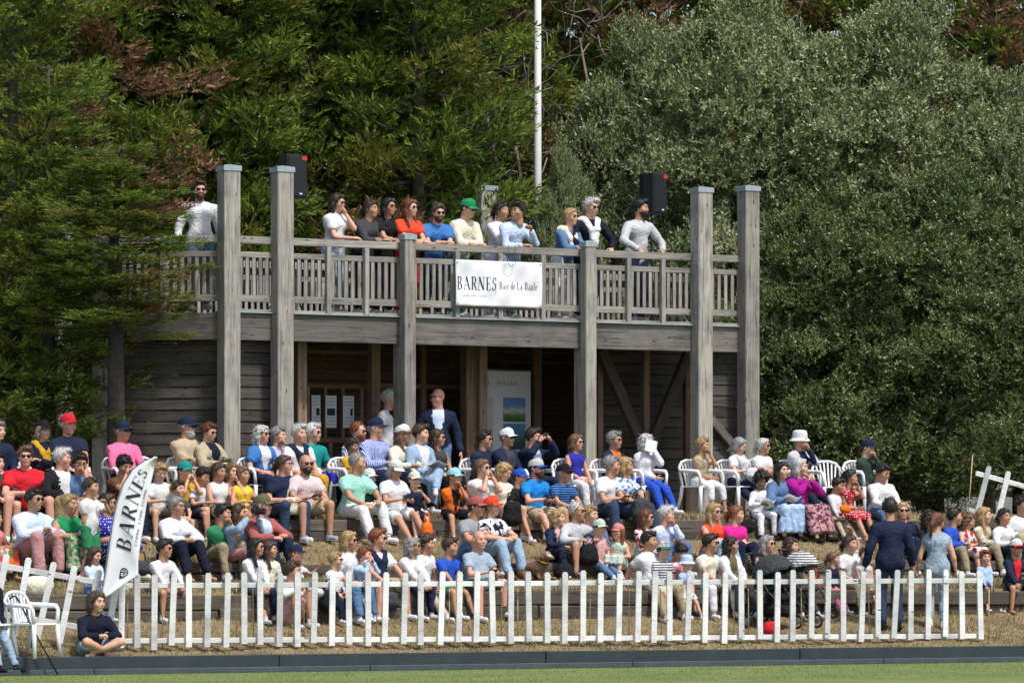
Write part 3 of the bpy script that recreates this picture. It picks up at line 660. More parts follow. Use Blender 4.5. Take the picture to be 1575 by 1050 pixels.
def sprays(P, D, Lg, r, n=12, wd=.085):
    """feathery sprays: slim blades crowded along an axis that droops at its tip"""
    m = len(P); side = unit(np.cross(D, r.normal(size=D.shape) * .5 + np.array([0, 0, 1.])))
    t = np.linspace(.05, 1.0, n)[None, :, None]; sg = np.where(np.arange(n) % 2 == 0, 1., -1.)[None, :, None]
    base = P[:, None] + D[:, None] * (t * Lg[:, None, None]) + np.array([0, 0, -.06]) * t * t
    bl = (1.1 - .6 * t) * Lg[:, None, None] * .46 * r.uniform(.6, 1.35, (m, n, 1))
    bd = unit(D[:, None] * (.9 + .5 * t) + side[:, None] * sg * .62 + r.normal(size=(m, n, 3)) * .3 + np.array([0, 0, .15]))
    w = unit(np.cross(bd, np.broadcast_to(side[:, None], bd.shape) * .4 + r.normal(size=bd.shape))) * (bl * wd + .006)
    V = np.stack([base - w * .5, base + bd * bl * .45 + w, base + bd * bl, base + bd * bl * .4 - w], 2).reshape(-1, 3)
    return V, np.arange(len(V)).reshape(-1, 4)
def cyp_crown(seed, nb, dens, brown, yellow, low=0.0):
    """conifer crown in a unit frame (radius 2.4, height 12): layered boughs with upturned feathery tips"""
    r = np.random.default_rng(seed); h, rad = 12.0, 2.4; Vs, Qs, Ms, off = [], [], [], 0; tb = MB()
    tb.tube([(0, 0, -.2), (r.normal() * .1, 0, h * .4), (r.normal() * .15, 0, h * .97)], [.2, .14, .03], 8)
    for k in range(nb):
        z0 = (low + (1 - low) * (k + r.random()) / nb) * h * .97; fr = 1 - (z0 / h) ** 2.2 * .7
        az = r.uniform(-math.pi - .2, .2) if r.random() < .88 else r.uniform(0, math.pi)
        o = np.array([math.cos(az), math.sin(az), 0]); L = rad * fr * r.uniform(.55, 1.12); sd_ = np.array([-o[1], o[0], 0]); dz0, dz1 = r.uniform(-.35, .1), r.uniform(.1, .6)
        ax = lambda t: np.outer(t * L, o) + np.array([0, 0, 1.]) * (z0 + (dz0 * t + dz1 * t ** 3) * L * .6)[:, None]
        tb.tube([tuple(ax(np.array([q]))[0]) for q in (0, .35, .7, .9)], [.045, .035, .02, .008], 4)
        n = int(dens * r.uniform(.8, 1.2) * max(.5, L / 2.2)); t = 1 - r.random(n) ** 1.25 * .85
        P = ax(t); wdt = L * .33 * np.sqrt(np.clip((1.03 - t) * 2.4, .05, 1)); q = r.uniform(-1, 1, n)
        P = P + sd_ * (q * wdt)[:, None] + np.array([0, 0, 1.]) * (r.normal(size=n) * .1 - .16 * np.abs(q) * wdt)[:, None]
        D = unit(o * .7 + sd_ * (q * .75)[:, None] + np.array([0, 0, .45]) + r.normal(size=(n, 3)) * .25)
        V, f_ = sprays(P, D, r.uniform(.2, .44, n), r); kind = 1 if r.random() < brown else (2 if r.random() < yellow else 0)
        Vs.append(V); Qs.append(f_ + off); off += len(V); mm = np.full(len(f_), kind)
        if kind == 0: mm[np.repeat((t > .72) & (r.random(n) < .72), len(mm) // n)] = 3  # outer sprays get the lighter colour, painted as if lit
        Ms.append(mm)
    return mesh_np('crown', np.concatenate(Vs), np.concatenate(Qs), False, np.concatenate(Ms)), tb.mesh('trunk', True)
CYPS = [cyp_crown(700, 74, 100, .02, .16), cyp_crown(701, 78, 100, .03, .25), cyp_crown(702, 70, 95, .32, .2)]
def cypress(px, Y, h, rad, kind, flip, rot, label, zoff=0):
    X = (px - CX) * Y / F; root = empty('cypress_tree', (X, Y, 2.05), 0, label, 'tree', 'cypresses around the pavilion')
    for nm, me, ms in (('crown', CYPS[kind][0], [ML_CYP, ML_BRN, ML_YEL, ML_TIP]), ('trunk', CYPS[kind][1], M_BARK)):
        o = add(nm, me, ms, root); o.scale = (rad / 2.4 * flip, rad / 2.4, (h - zoff) / 12); o.rotation_euler = (0, 0, rot); o.location = (0, 0, zoff)
    if zoff: b = MB(); b.tube([(0, 0, -.2), (0, 0, zoff + .2)], [.15, .12], 9); add('trunk', b.mesh('trunk', True), M_BARK, root)
CYP = [(20, 57.6, 10.5, 1.75, 0, 1, .1, 'dark cypress overhanging the crowd at the left edge', .9),
       (178, 56.05, 5.4, 1.45, 1, -1, -.2, 'cypress with browned tips brushing the left end of the balcony rail', 2.55),
       (75, 56.9, 6.8, 1.45, 0, 1, .7, 'dense cypress between the left edge and the pavilion\'s dark wall', 1.0),
       (-20, 62.0, 13, 2.5, 0, -1, .4, 'dark cypress rising at the upper left edge', .5),
       (165, 63.0, 13, 2.3, 2, 1, -.3, 'cypress with dead brown boughs at upper left', 1),
       (330, 65.0, 13.5, 2.4, 1, 1, .2, 'cypress behind the two tall left posts', 1),
       (480, 66.0, 14, 2.4, 1, -1, -.4, 'cypress behind the left loudspeaker', 1),
       (640, 65.8, 14, 2.4, 1, 1, .6, 'bright green cypress behind the person in red on the balcony', 1),
       (775, 69.5, 14, 2.2, 2, -1, .2, 'thin browning cypress behind the flagpole', 1),
       (930, 70.5, 14, 2.4, 2, 1, .3, 'browning cypress above the right loudspeaker', 1),
       (1110, 71.0, 14, 2.5, 2, -1, -.5, 'brown-tipped cypress above the silvery hedge near the top centre', 1),
       (1320, 71.5, 14, 2.6, 2, 1, .7, 'brown-tipped cypress showing above the tallest silvery tree', 1),
       (1520, 71.0, 14, 2.6, 2, -1, .5, 'dark cypress at the upper right corner', 1),
       (860, 74.5, 14, 2.9, 2, 1, -.2, 'brown conifer deep in the wood right of the flagpole', 1), (1030, 75, 14, 2.9, 2, -1, .1, 'brown conifer deep in the wood above the right loudspeaker', 1), (1255, 73, 14, 2.6, 2, -1, -.3, 'browning conifer behind the gap between the two tallest silvery trees', 1), (1210, 75, 14, 2.9, 0, 1, .3, 'dark conifer deep in the wood above the hedge\'s left half', 1),
       (1420, 75, 14, 2.9, 2, -1, .6, 'brown conifer deep in the wood above the hedge\'s right half', 1), (1590, 74.5, 14, 2.9, 0, 1, -.6, 'dark conifer deep in the wood at the right edge', 1),
       (45, 65.2, 13, 2.3, 1, 1, -.6, 'green cypress in the second rank at upper left', 1), (250, 66.2, 13.5, 2.4, 1, -1, .5, 'green cypress in the second rank behind the balcony\'s left end', 1), (405, 67.5, 14, 2.4, 1, 1, -.1, 'green cypress in the second rank between the two tall left posts', 1),
       (560, 68.0, 14, 2.5, 1, -1, .3, 'green cypress in the second rank above the black leather jacket', 1), (700, 68.5, 14, 2.4, 0, 1, .9, 'green cypress in the second rank above the green cap', 1),
       (90, 67, 14, 2.8, 0, -1, -.5, 'dark cypress deep in the wood at upper left', 1),
       (250, 68.5, 14, 2.8, 0, 1, .5, 'dark cypress deep in the wood behind the brown boughs', 1),
       (410, 70.5, 15, 3.0, 0, -1, .2, 'dark cypress deep in the wood behind the left posts', 1),
       (600, 71.5, 15, 3.0, 0, 1, -.3, 'dark cypress deep in the wood behind the balcony', 1),
       (720, 72.5, 15, 3.0, 0, -1, .1, 'dark cypress deep in the wood left of the flagpole', 1)]
for k, c in enumerate(CYP): cypress(*c)
# the dense wood further back, read as one mass
r = np.random.default_rng(77); n = 3200
P = np.stack([r.uniform(-13, 14, n), r.uniform(75, 77, n), r.uniform(2.2, 13.2, n)], -1); D = unit(np.stack([r.normal(size=n) * .6, -np.ones(n) * .5, r.normal(size=n) * .4 + .4], -1))
V, f_ = sprays(P, D, r.uniform(.9, 1.6, n), r, 9, .16)
o = add('far_wood', mesh_np('far_wood', V, f_, False), ML_CYP); tag(o, 'dense dark conifer wood filling the background', 'wood', kind='stuff')
# bare twigs in the thin part of the wood
for k, (px, py, Y, n) in enumerate(((745, 160, 66.8, 46), (900, 110, 68.5, 40), (1420, 40, 69, 26), (1190, 25, 69, 22), (790, 215, 66.6, 34))):
    X = (px - CX) * Y / F; z = zat(py, Y); b = MB(); rr = np.random.default_rng(500 + k)
    b.tube([(rr.normal() * .3, .6, 2.05 - z), (.2, .3, -1), (-.1, 0, .6)], [.05, .04, .015], 6)
    for j in range(n):
        p = Vector((rr.normal() * .35, rr.uniform(-.1, .6), rr.uniform(-1.4, 1.5))); d = Vector((rr.normal(), -.25, rr.normal() * .6 + .1)).normalized(); pts, rad = [tuple(p)], [.017]
        for s in range(5): d = (d + Vector(rr.normal(size=3)) * .35).normalized(); p = p + d * rr.uniform(.12, .32); pts.append(tuple(p)); rad.append(.017 * (1 - .17 * (s + 1)))
        b.tube(pts, rad, 4, False)
    o = add('bare_shrub', b.mesh('bare_shrub', True), M_TWIG, None, Matrix.Translation((X, Y, z)))
    tag(o, ['leafless grey tangle of twigs left of the flagpole', 'leafless twigs just right of the flagpole', 'leafless twigs above the silvery hedge at upper right', 'leafless twigs above the silvery hedge near the top centre', 'low leafless twigs behind the person in the pale blue shirt'][k], 'shrub')
# grass
def mat_blade(name, a, b2):
    m, nt, b = newmat(name); g = N(nt, 'NewGeometry'); r_ = ramp(nt, [(0, a), (1, b2)]); nt.links.new(g.outputs['Random Per Island'], r_.inputs[0]); nt.links.new(r_.outputs[0], b.inputs['Base Color']); b.inputs['Roughness'].default_value = .8; b.inputs['Specular IOR Level'].default_value = .15; return m
def blades(name, n, u0, u1, v0, v1, h, m, label, seed, patch=None):
    r = np.random.default_rng(seed); U, V_ = r.uniform(u0, u1, n), r.uniform(v0, v1, n)
    if patch: k = noise3(np.stack([U, V_, U * 0], -1), seed, patch) > -.15; U, V_ = U[k], V_[k]
    n = len(U); Z = np.interp(V_, PV, PZ) - .015 + np.where(V_ > .3, vary_z(U, V_), 0)
    X = U * math.cos(TK) - V_ * math.sin(TK); Y = YK + U * math.sin(TK) + V_ * math.cos(TK); B = np.stack([X, Y, Z], -1)
    a = r.uniform(0, 6.28, n); w = np.stack([np.cos(a), np.sin(a), 0 * a], -1) * r.uniform(.004, .009, n)[:, None]
    tip = B + np.stack([r.normal(size=n) * .5, r.normal(size=n) * .5, np.ones(n)], -1) * (h * r.uniform(.4, 1.3, n))[:, None]
    V = np.stack([B - w, B + w, tip], 1).reshape(-1, 3)
    tag(add(name, mesh_np(name, V, np.arange(len(V)).reshape(-1, 3), False), m), label, 'grass', kind='stuff')
blades('dry_grass', 60000, -8.5, 10, .1, 6.7, .05, mat_blade('straw', (.15, .11, .055), (.40, .32, .18)), 'short dry straw-coloured grass on the terraces', 5)
for k, (va, vb) in enumerate(((2.02, 2.4), (3.78, 4.12), (5.56, 5.95))): blades('edge_grass', 7000, -8.5, 10, va, vb, .12, MC.setdefault('straw2', mat_blade('long_straw', (.12, .095, .04), (.36, .30, .16))), ['long dry grass fringing the lower timber wall', 'long dry grass fringing the middle timber wall', 'long dry grass fringing the upper timber wall'][k], 20 + k, 3.0)
blades('green_grass', 16000, -8.5, 10, .1, 4, .055, mat_blade('green_blade', (.08, .10, .025), (.2, .22, .06)), 'tufts of green grass among the dry grass on the terraces', 6, 1.7)
blades('pitch_grass', 36000, -9, 10, -4.5, -.09, .03, mat_blade('lawn_blade', (.10, .16, .03), (.24, .27, .07)), 'short mown green grass of the pitch', 7)

# ------------------------------------------------------------------ bodies: distance fields turned into meshes
def surface_nets(Fd, org, h):
    ins = Fd < 0; nx, ny, nz = Fd.shape
    cs = [(a, b, c) for a in (0, 1) for b in (0, 1) for c in (0, 1)]
    S = np.zeros((nx - 1, ny - 1, nz - 1), np.int8)
    for a, b, c in cs: S += ins[a:nx - 1 + a, b:ny - 1 + b, c:nz - 1 + c]
    act = (S > 0) & (S < 8); idx = np.argwhere(act); n = len(idx)
    vals = {c: Fd[idx[:, 0] + c[0], idx[:, 1] + c[1], idx[:, 2] + c[2]] for c in cs}
    acc = np.zeros((n, 3)); cnt = np.zeros(n)
    for a in cs:
        for ax in range(3):
            if a[ax]: continue
            b = list(a); b[ax] = 1; b = tuple(b); fa, fb = vals[a], vals[b]; m = (fa < 0) != (fb < 0)
            t = fa[m] / (fa[m] - fb[m]); p = np.array(a, float)[None].repeat(m.sum(), 0); p[:, ax] += t; acc[m] += p; cnt[m] += 1
    V = org + h * (idx + acc / cnt[:, None]); G = np.full(act.shape, -1); G[act] = np.arange(n); Q = []
    for ax in range(3):
        u, v = (ax + 1) % 3, (ax + 2) % 3
        A = [slice(0, s) for s in Fd.shape]; B = [slice(0, s) for s in Fd.shape]; A[ax] = slice(0, -1); B[ax] = slice(1, None)
        fa, fb = ins[tuple(A)], ins[tuple(B)]; e = np.argwhere(fa != fb)
        e = e[(e[:, u] > 0) & (e[:, v] > 0) & (e[:, u] < Fd.shape[u] - 1) & (e[:, v] < Fd.shape[v] - 1)]
        if not len(e): continue
        flip = fa[e[:, 0], e[:, 1], e[:, 2]]
        q = []
        for du, dv in ((-1, -1), (0, -1), (0, 0), (-1, 0)):
            c = e.copy(); c[:, u] += du; c[:, v] += dv; q.append(G[c[:, 0], c[:, 1], c[:, 2]])
        q = np.stack(q, 1); q[~flip] = q[~flip][:, ::-1]; Q.append(q)
    return V, np.concatenate(Q)
class Field:
    def __init__(s, lo, hi, h):
        s.o = np.array(lo, float); s.h = h; n = np.ceil((np.array(hi) - s.o) / h).astype(int) + 1; s.d = np.full(n, 1.0, np.float32)
        s.ax = [s.o[i] + h * np.arange(n[i]) for i in range(3)]
    def sub(s, lo, hi):
        i0 = [max(0, int((lo[i] - s.o[i]) / s.h)) for i in range(3)]; i1 = [min(s.d.shape[i], int((hi[i] - s.o[i]) / s.h) + 2) for i in range(3)]
        sl = tuple(slice(a, max(a, b)) for a, b in zip(i0, i1)); g = np.meshgrid(*[s.ax[i][sl[i]] for i in range(3)], indexing='ij')
        return sl, np.stack(g, -1).astype(np.float32)
    def cone(s, a, b, ra, rb, k=.025, cut=None, cut0=None):
        a, b = np.array(a, float), np.array(b, float); m = max(ra, rb) + .07; sl, P = s.sub(np.minimum(a, b) - m, np.maximum(a, b) + m)
        ab = (b - a); L2 = max(ab @ ab, 1e-9); t = np.clip(((P - a) @ ab) / L2, 0, 1)
        d = np.linalg.norm(P - (a + t[..., None] * ab), axis=-1) - (ra + (rb - ra) * t)
        n = ab / math.sqrt(L2)
        if cut is not None: d = np.maximum(d, (P - b) @ n - cut)
        if cut0 is not None: d = np.maximum(d, -((P - a) @ n) - cut0)
        s.join(sl, d, k); return s
    def ell(s, c, r, k=.025):
        c, r = np.array(c, float), np.array(r, float); sl, P = s.sub(c - r - .07, c + r + .07); q = (P - c) / r
        l = np.linalg.norm(q, axis=-1); d = l * (l - 1) / np.maximum(np.linalg.norm(q / r, axis=-1), 1e-6); s.join(sl, d, k); return s
    def carve(s, c, r, k=.01):
        sl, P = s.sub(np.array(c) - r - .05, np.array(c) + r + .05); d = -(np.linalg.norm(P - np.array(c), axis=-1) - r); o = s.d[sl]
        hh = np.clip(.5 - .5 * (o - d) / k, 0, 1); s.d[sl] = o * (1 - hh) + d * hh + k * hh * (1 - hh); return s
    def join(s, sl, d, k):
        o = s.d[sl]; hh = np.clip(.5 + .5 * (o - d) / k, 0, 1); s.d[sl] = o * (1 - hh) + d * hh - k * hh * (1 - hh)
    def all(s): return np.stack(np.meshgrid(*s.ax, indexing='ij'), -1)
    def wrinkle(s, amp, seed, lam=.11):
        r = np.random.default_rng(seed); P = s.all(); w = 0
        for i in range(6): d = r.normal(size=3); d *= 6.28 / lam / np.linalg.norm(d) * r.uniform(.6, 1.6); w = w + np.sin(P @ d + r.uniform(0, 6.28) + 1.3 * np.sin(P @ d[::-1] * .4))
        s.d = s.d + np.where(np.abs(s.d) < .08, amp * w / 2.5, 0).astype(np.float32)
    def net(s): return surface_nets(s.d, s.o, s.h)

def head_field(h):
    f = Field((-.12, -.16, -.2), (.12, .15, .16), h)
    f.ell((0, .014, .032), (.077, .096, .09), .01); f.ell((0, -.028, -.025), (.063, .073, .088), .03); f.cone((0, -.03, -.05), (0, -.06, -.092), .05, .032, .03)
    f.cone((-.034, -.083, .03), (.034, -.083, .03), .014, .014, .015); f.cone((-.045, -.065, -.025), (.045, -.065, -.025), .024, .024, .03)
    for x in (-.031, .031): f.carve((x, -.113, .008), .021, .012)
    f.cone((0, -.092, .012), (0, -.108, -.024), .009, .012, .008); f.ell((0, -.1, -.03), (.016, .011, .009), .008)
    f.cone((-.017, -.094, -.058), (.017, -.094, -.058), .008, .008, .01)
    for x in (-1, 1): f.ell((x * .08, .012, -.004), (.011, .02, .032), .008)
    f.cone((0, .015, -.05), (0, .028, -.17), .056, .058, .03)
    return f
HV, HQ = head_field(.0116).net()
HEYE = []
for x in (-.031, .031):
    HEYE.append((ellips((x, -.0905, .008), (.0165, .008, .0088), 8, 5), 2)); HEYE.append((ellips((x + .001, -.0965, .008), (.0078, .0035, .0078), 6, 4), 3))
    HEYE.append((ellips((x, -.1, .03), (.021, .007, .0055), 6, 4), 4))
MOUTH = [(ellips((0, -.1, -.057), (.024, .006, .0072), 8, 4), 1)]
SMILE = [(ellips((0, -.0995, -.0575), (.025, .0055, .0085), 8, 4), 1), (ellips((0, -.1025, -.056), (.019, .004, .0045), 8, 4), 2)]

HAIRC = {}
def hair_mesh(style):
    if style in HAIRC: return HAIRC[style]
    f = Field((-.24, -.2, -.42), (.24, .3, .22), .0125); P = f.all(); big = style in ('curly', 'bigcurl')
    e = .022 if style == 'curly' else (.05 if style == 'bigcurl' else .011)
    f.ell((0, .016, .034), (.079 + e, .098 + e, .093 + e), .01)
    d = f.d; y, z, x = P[..., 1], P[..., 2], P[..., 0]
    plane = -(z + 1.0 * y + (.012 if style not in ('recede',) else -.03) + .010 * np.sin(x * 95) * np.sin(y * 70 + 1)) / 1.42
    if style == 'fringe': d = np.maximum(np.maximum(d, plane), (z - .035))
    else: d = np.maximum(d, plane)
    d = np.maximum(d, -(z + .085)); f.d = d.astype(np.float32)
    if style == 'short': f.ell((0, -.055, .103), (.062, .05, .022), .02)
    if style == 'quiff': f.ell((.02, -.062, .105), (.062, .05, .032), .02)
    if style != 'fringe':
        for s in (-1, 1): f.cone((s * .066, -.03, .062), (s * .08, .02, .0), .022, .019, .02)
    if style in ('tied', 'bun', 'pony'): f.ell((0, -.05, .1), (.058, .045, .022), .02)
    if style in ('bob', 'wavy', 'long', 'longfront', 'curlong'):
        lo = {'bob': -.10, 'wavy': -.14, 'long': -.29, 'longfront': -.27, 'curlong': -.22}[style]
        for s in (-1, 1):
            f.cone((s * .07, -.005, .06), (s * .085, .012, -.05), .032, .032, .03); f.cone((s * .085, .012, -.05), (s * .088, .0 if style != 'longfront' else -.05, lo), .032, .02, .03)
            f.cone((s * .04, -.06, .098), (s * .075, -.03, .03), .024, .02, .02)
        f.cone((0, .06, .0), (0, .085, lo), .075, .055, .04)
    if style in ('pony', 'tied'): f.cone((0, .105, .04), (0, .15, -.03), .03, .032, .02); f.cone((0, .15, -.03), (.02, .14, -.2 if style == 'pony' else -.1), .032, .014, .02)
    if style == 'bun': f.ell((0, .115, .07), (.045, .04, .042), .015)
    amp = {'curly': .012, 'bigcurl': .017, 'wavy': .008, 'curlong': .012}.get(style, .0035)
    f.wrinkle(amp, len(style) * 7 + 1, .05 if amp > .006 else .035)
    V, Q = f.net(); r = np.random.default_rng(len(style) + 3); m = 420 if style != 'fringe' else 120
    b = V[r.integers(0, len(V), m)]; c0 = np.array([0, .015, .03]); o = unit(b - c0); long_ = style in ('bob', 'wavy', 'long', 'longfront', 'curlong', 'pony', 'tied')
    fl_ = np.array([0, .25, -1.0]) if long_ else np.array([0, -.25, .35]); d = unit(o * (.55 if not long_ else .4) + fl_ * (1 if long_ else .6) + r.normal(size=b.shape) * .4); L = r.uniform(.025, .06, m) * (1.4 if long_ else .75)
    s_ = unit(np.cross(d, o + r.normal(size=b.shape) * .3)) * .0042; b = b - o * .004
    SV = np.stack([b - s_, b + s_, b + d * L[:, None]], 1).reshape(-1, 3); T3 = np.arange(m * 3).reshape(-1, 3) + len(V)
    HAIRC[style] = mesh_np('hair', np.concatenate([V, SV]), [Q, T3]); return HAIRC[style]
def beard_mesh():
    if 'beard' in HAIRC: return HAIRC['beard']
    f = Field((-.12, -.17, -.18), (.12, .12, .06), .009); f.ell((0, -.03, -.03), (.068, .08, .1), .02); f.cone((0, -.03, -.05), (0, -.063, -.098), .056, .04, .03)
    P = f.all(); d = np.maximum(f.d, P[..., 2] + .04 + .25 * (P[..., 1] + .06)); d = np.maximum(d, -(np.linalg.norm((P - np.array([0, -.11, -.057])) / np.array([1.3, 1.2, .6]), axis=-1) - .02)); f.d = d.astype(np.float32)
    f.wrinkle(.002, 4, .03); V, Q = f.net(); HAIRC['beard'] = mesh_np('beard', V, Q); return HAIRC['beard']
def hat_mesh(kind):
    if kind in HAIRC: return HAIRC[kind]
    b = MB(); nu = 20
    if kind == 'visor':
        rows = [(z, 1.0) for z in (.045, .06, .085)]
    else: rows = [(.038, 1.0), (.06, 1.0), (.09, .93), (.115, .78), (.133, .5), (.14, .2)] if kind == 'cap' else [(.03, 1.02), (.07, 1.0), (.105, .95), (.13, .86), (.142, .6), (.145, .2)]
    for z, k in rows:
        for i in range(nu):
            a = 2 * math.pi * i / nu; b.v.append((.094 * k * math.cos(a), .014 + .113 * k * math.sin(a), z + (.012 * math.sin(a) * -1 if kind != 'bucket' else 0)))
    for j in range(len(rows) - 1):
        for i in range(nu): k = (i + 1) % nu; b.f.append((j * nu + i, j * nu + k, (j + 1) * nu + k, (j + 1) * nu + i)); b.m.append(0)
    if kind != 'visor': b.v.append((0, .014, rows[-1][0] + .003)); t = len(b.v) - 1; b.f += [((len(rows) - 1) * nu + i, (len(rows) - 1) * nu + (i + 1) % nu, t) for i in range(nu)]; b.m += [0] * nu
    if kind == 'cap': b.ell((0, .014, .144), (.009, .009, .005), 6, 4)
    if kind == 'bucket':
        i0 = len(b.v)
        for q, z in ((.0, .032), (.02, .012), (.038, -.014)):
            for i in range(nu): a = 2 * math.pi * i / nu; b.v.append(((.096 + q) * math.cos(a), .014 + (.115 + q) * math.sin(a), z))
        for j in range(2):
            for i in range(nu): k = (i + 1) % nu; b.f.append((i0 + j * nu + k, i0 + j * nu + i, i0 + (j + 1) * nu + i, i0 + (j + 1) * nu + k)); b.m.append(1)
    else:
        i0 = len(b.v)
        for j in range(5):
            t = j / 4
            for i in range(9):
                s = -1 + i / 4; a = -math.pi / 2 + s * .95; rx, ry = .094, .113
                b.v.append((rx * math.cos(a) * (1 + .12 * t), .014 + ry * math.sin(a) - t * .078 * math.sqrt(max(0, 1 - (s * .93) ** 2)), .051 - .02 * s * s * (.4 + .6 * t) - .016 * t))
        for j in range(4):
            for i in range(8): q = i0 + j * 9 + i; b.f.append((q, q + 1, q + 10, q + 9)); b.m.append(1)
    me = b.mesh(kind, True); HAIRC[kind] = me; return me
def glasses_mesh(kind):
    if kind in HAIRC: return HAIRC[kind]
    b = MB()
    for s in (-1, 1):
        if kind == 'sunglasses': b.ell((s * .034, -.104, .01), (.029, .007, .022), 12, 6, 0, Matrix.Rotation(0, 4, 'Z'))
        else: b.tube([(s * .034 + .026 * math.cos(a), -.107, .008 + .019 * math.sin(a)) for a in [i * math.pi / 5 for i in range(11)]], .0022, 4)
        b.tube([(s * .06, -.098, .018), (s * .082, -.04, .018), (s * .083, .015, .012)], .0035, 5)
    b.tube([(-.012, -.112, .016), (.012, -.112, .016)], .003, 5)
    me = b.mesh(kind, True); HAIRC[kind] = me; return me
def shoe_mesh():
    f = Field((-.08, -.24, -.1), (.08, .1, .12), .012); f.cone((0, .03, -.035), (0, -.14, -.04), .042, .04, .02); f.cone((0, .02, -.02), (0, .015, .05), .043, .045, .03)
    f.d = np.maximum(f.d, np.maximum(-(f.all()[..., 2] + .07), f.all()[..., 2] - .055)).astype(np.float32); V, Q = f.net()
    mi = (V[Q].mean(1)[:, 2] < -.052).astype(int); return mesh_np('shoe', V, Q, True, mi)
SHOE = shoe_mesh()
def foot_mesh():
    f = Field((-.08, -.22, -.1), (.08, .1, .1), .012); f.cone((0, .02, -.03), (0, -.12, -.048), .036, .024, .02); f.cone((0, .015, -.02), (0, .01, .05), .036, .038, .02)
    V, Q = f.net(); V[:, 2] = np.maximum(V[:, 2], -.068); return V, Q
def hand_geo(curl):
    b = MB(); b.box((.045, 0, 0), (.09, .078, .028), .01)
    for k, (y, L, x0) in enumerate(((.03, .07, .085), (.01, .08, .09), (-.01, .075, .088), (-.03, .058, .08))):
        p, a, pts, c = Vector((x0, y, 0)), 0.0, [], curl * (1 + .12 * k)
        pts.append(tuple(p))
        for s in (.42, .33, .25): a += c; p = p + Vector((math.cos(a), 0, -math.sin(a))) * L * s; pts.append(tuple(p))
        b.tube(pts, [.0095, .009, .008, .006], 5)
    b.tube([(.02, .036, -.004), (.05, .062, -.012), (.078, .066, -.022 - .02 * curl)], [.012, .01, .007], 5)
    return np.array(b.v), b.f
HANDS = {c: hand_geo(v) for c, v in (('relaxed', .38), ('grip', .95), ('flat', .12))}
def ik(a, t, l1, l2, pole):
    a, t, pole = Vector(a), Vector(t), Vector(pole); d = t - a; L = max(1e-4, min(d.length, (l1 + l2) * .998)); n = d.normalized(); L = max(L, abs(l1 - l2) + .02); e = a + n * L
    x = (l1 * l1 - l2 * l2 + L * L) / (2 * L); hh = math.sqrt(max(0, l1 * l1 - x * x)); p = pole - n * pole.dot(n); p = p.normalized() if p.length > 1e-5 else n.orthogonal()
    return a + n * x + p * hh, e

# ------------------------------------------------------------------ fabrics, skin, hair colours
C = dict(white=(.70, .70, .715), cream=(.70, .66, .53), beige=(.45, .37, .25), khaki=(.30, .25, .155), olive=(.13, .12, .055), tan=(.36, .24, .13), mustard=(.56, .31, .02), yellow=(.75, .55, .03), orange=(.82, .16, .015),
         redorange=(.78, .07, .025), red=(.60, .018, .03), crimson=(.42, .03, .035), brick=(.36, .10, .09), coral=(.62, .22, .22), pink=(.80, .16, .33), palepink=(.62, .36, .38), dustypink=(.46, .24, .24), magenta=(.66, .02, .26), purple=(.36, .01, .25), plum=(.11, .035, .075), lilac=(.58, .50, .66), navy=(.013, .020, .050),
         darknavy=(.008, .011, .024), royal=(.02, .08, .48), cobalt=(.03, .03, .33), blue=(.05, .18, .48), azure=(.012, .22, .62), sky=(.40, .54, .78), paleblue=(.55, .65, .84), denim=(.10, .18, .33), lightdenim=(.30, .42, .56), darkdenim=(.03, .05, .10), greyblue=(.28, .36, .44), steel=(.33, .41, .50),
         teal=(.01, .26, .25), mint=(.33, .68, .55), green=(.015, .25, .09), grassgreen=(.03, .20, .09), darkgreen=(.02, .08, .045), forest=(.035, .055, .045), aqua=(.32, .64, .72), palegreen=(.50, .60, .52), grey=(.30, .31, .33), lightgrey=(.50, .51, .53), charcoal=(.05, .052, .058), black=(.011, .011, .013), brown=(.12, .06, .03), terracotta=(.5, .15, .07))
SKIN = dict(fair=(.62, .35, .24), pink=(.61, .31, .22), tan=(.47, .245, .15), brown=(.27, .14, .085), dark=(.20, .10, .06))
HAIR = dict(black=(.008, .007, .007), dark=(.022, .014, .01), brown=(.06, .034, .019), light=(.16, .09, .045), auburn=(.15, .045, .016), red=(.22, .07, .025), blond=(.42, .28, .12), grey=(.30, .29, .28), silver=(.55, .54, .52), white=(.72, .71, .68), mixed=(.24, .20, .15))
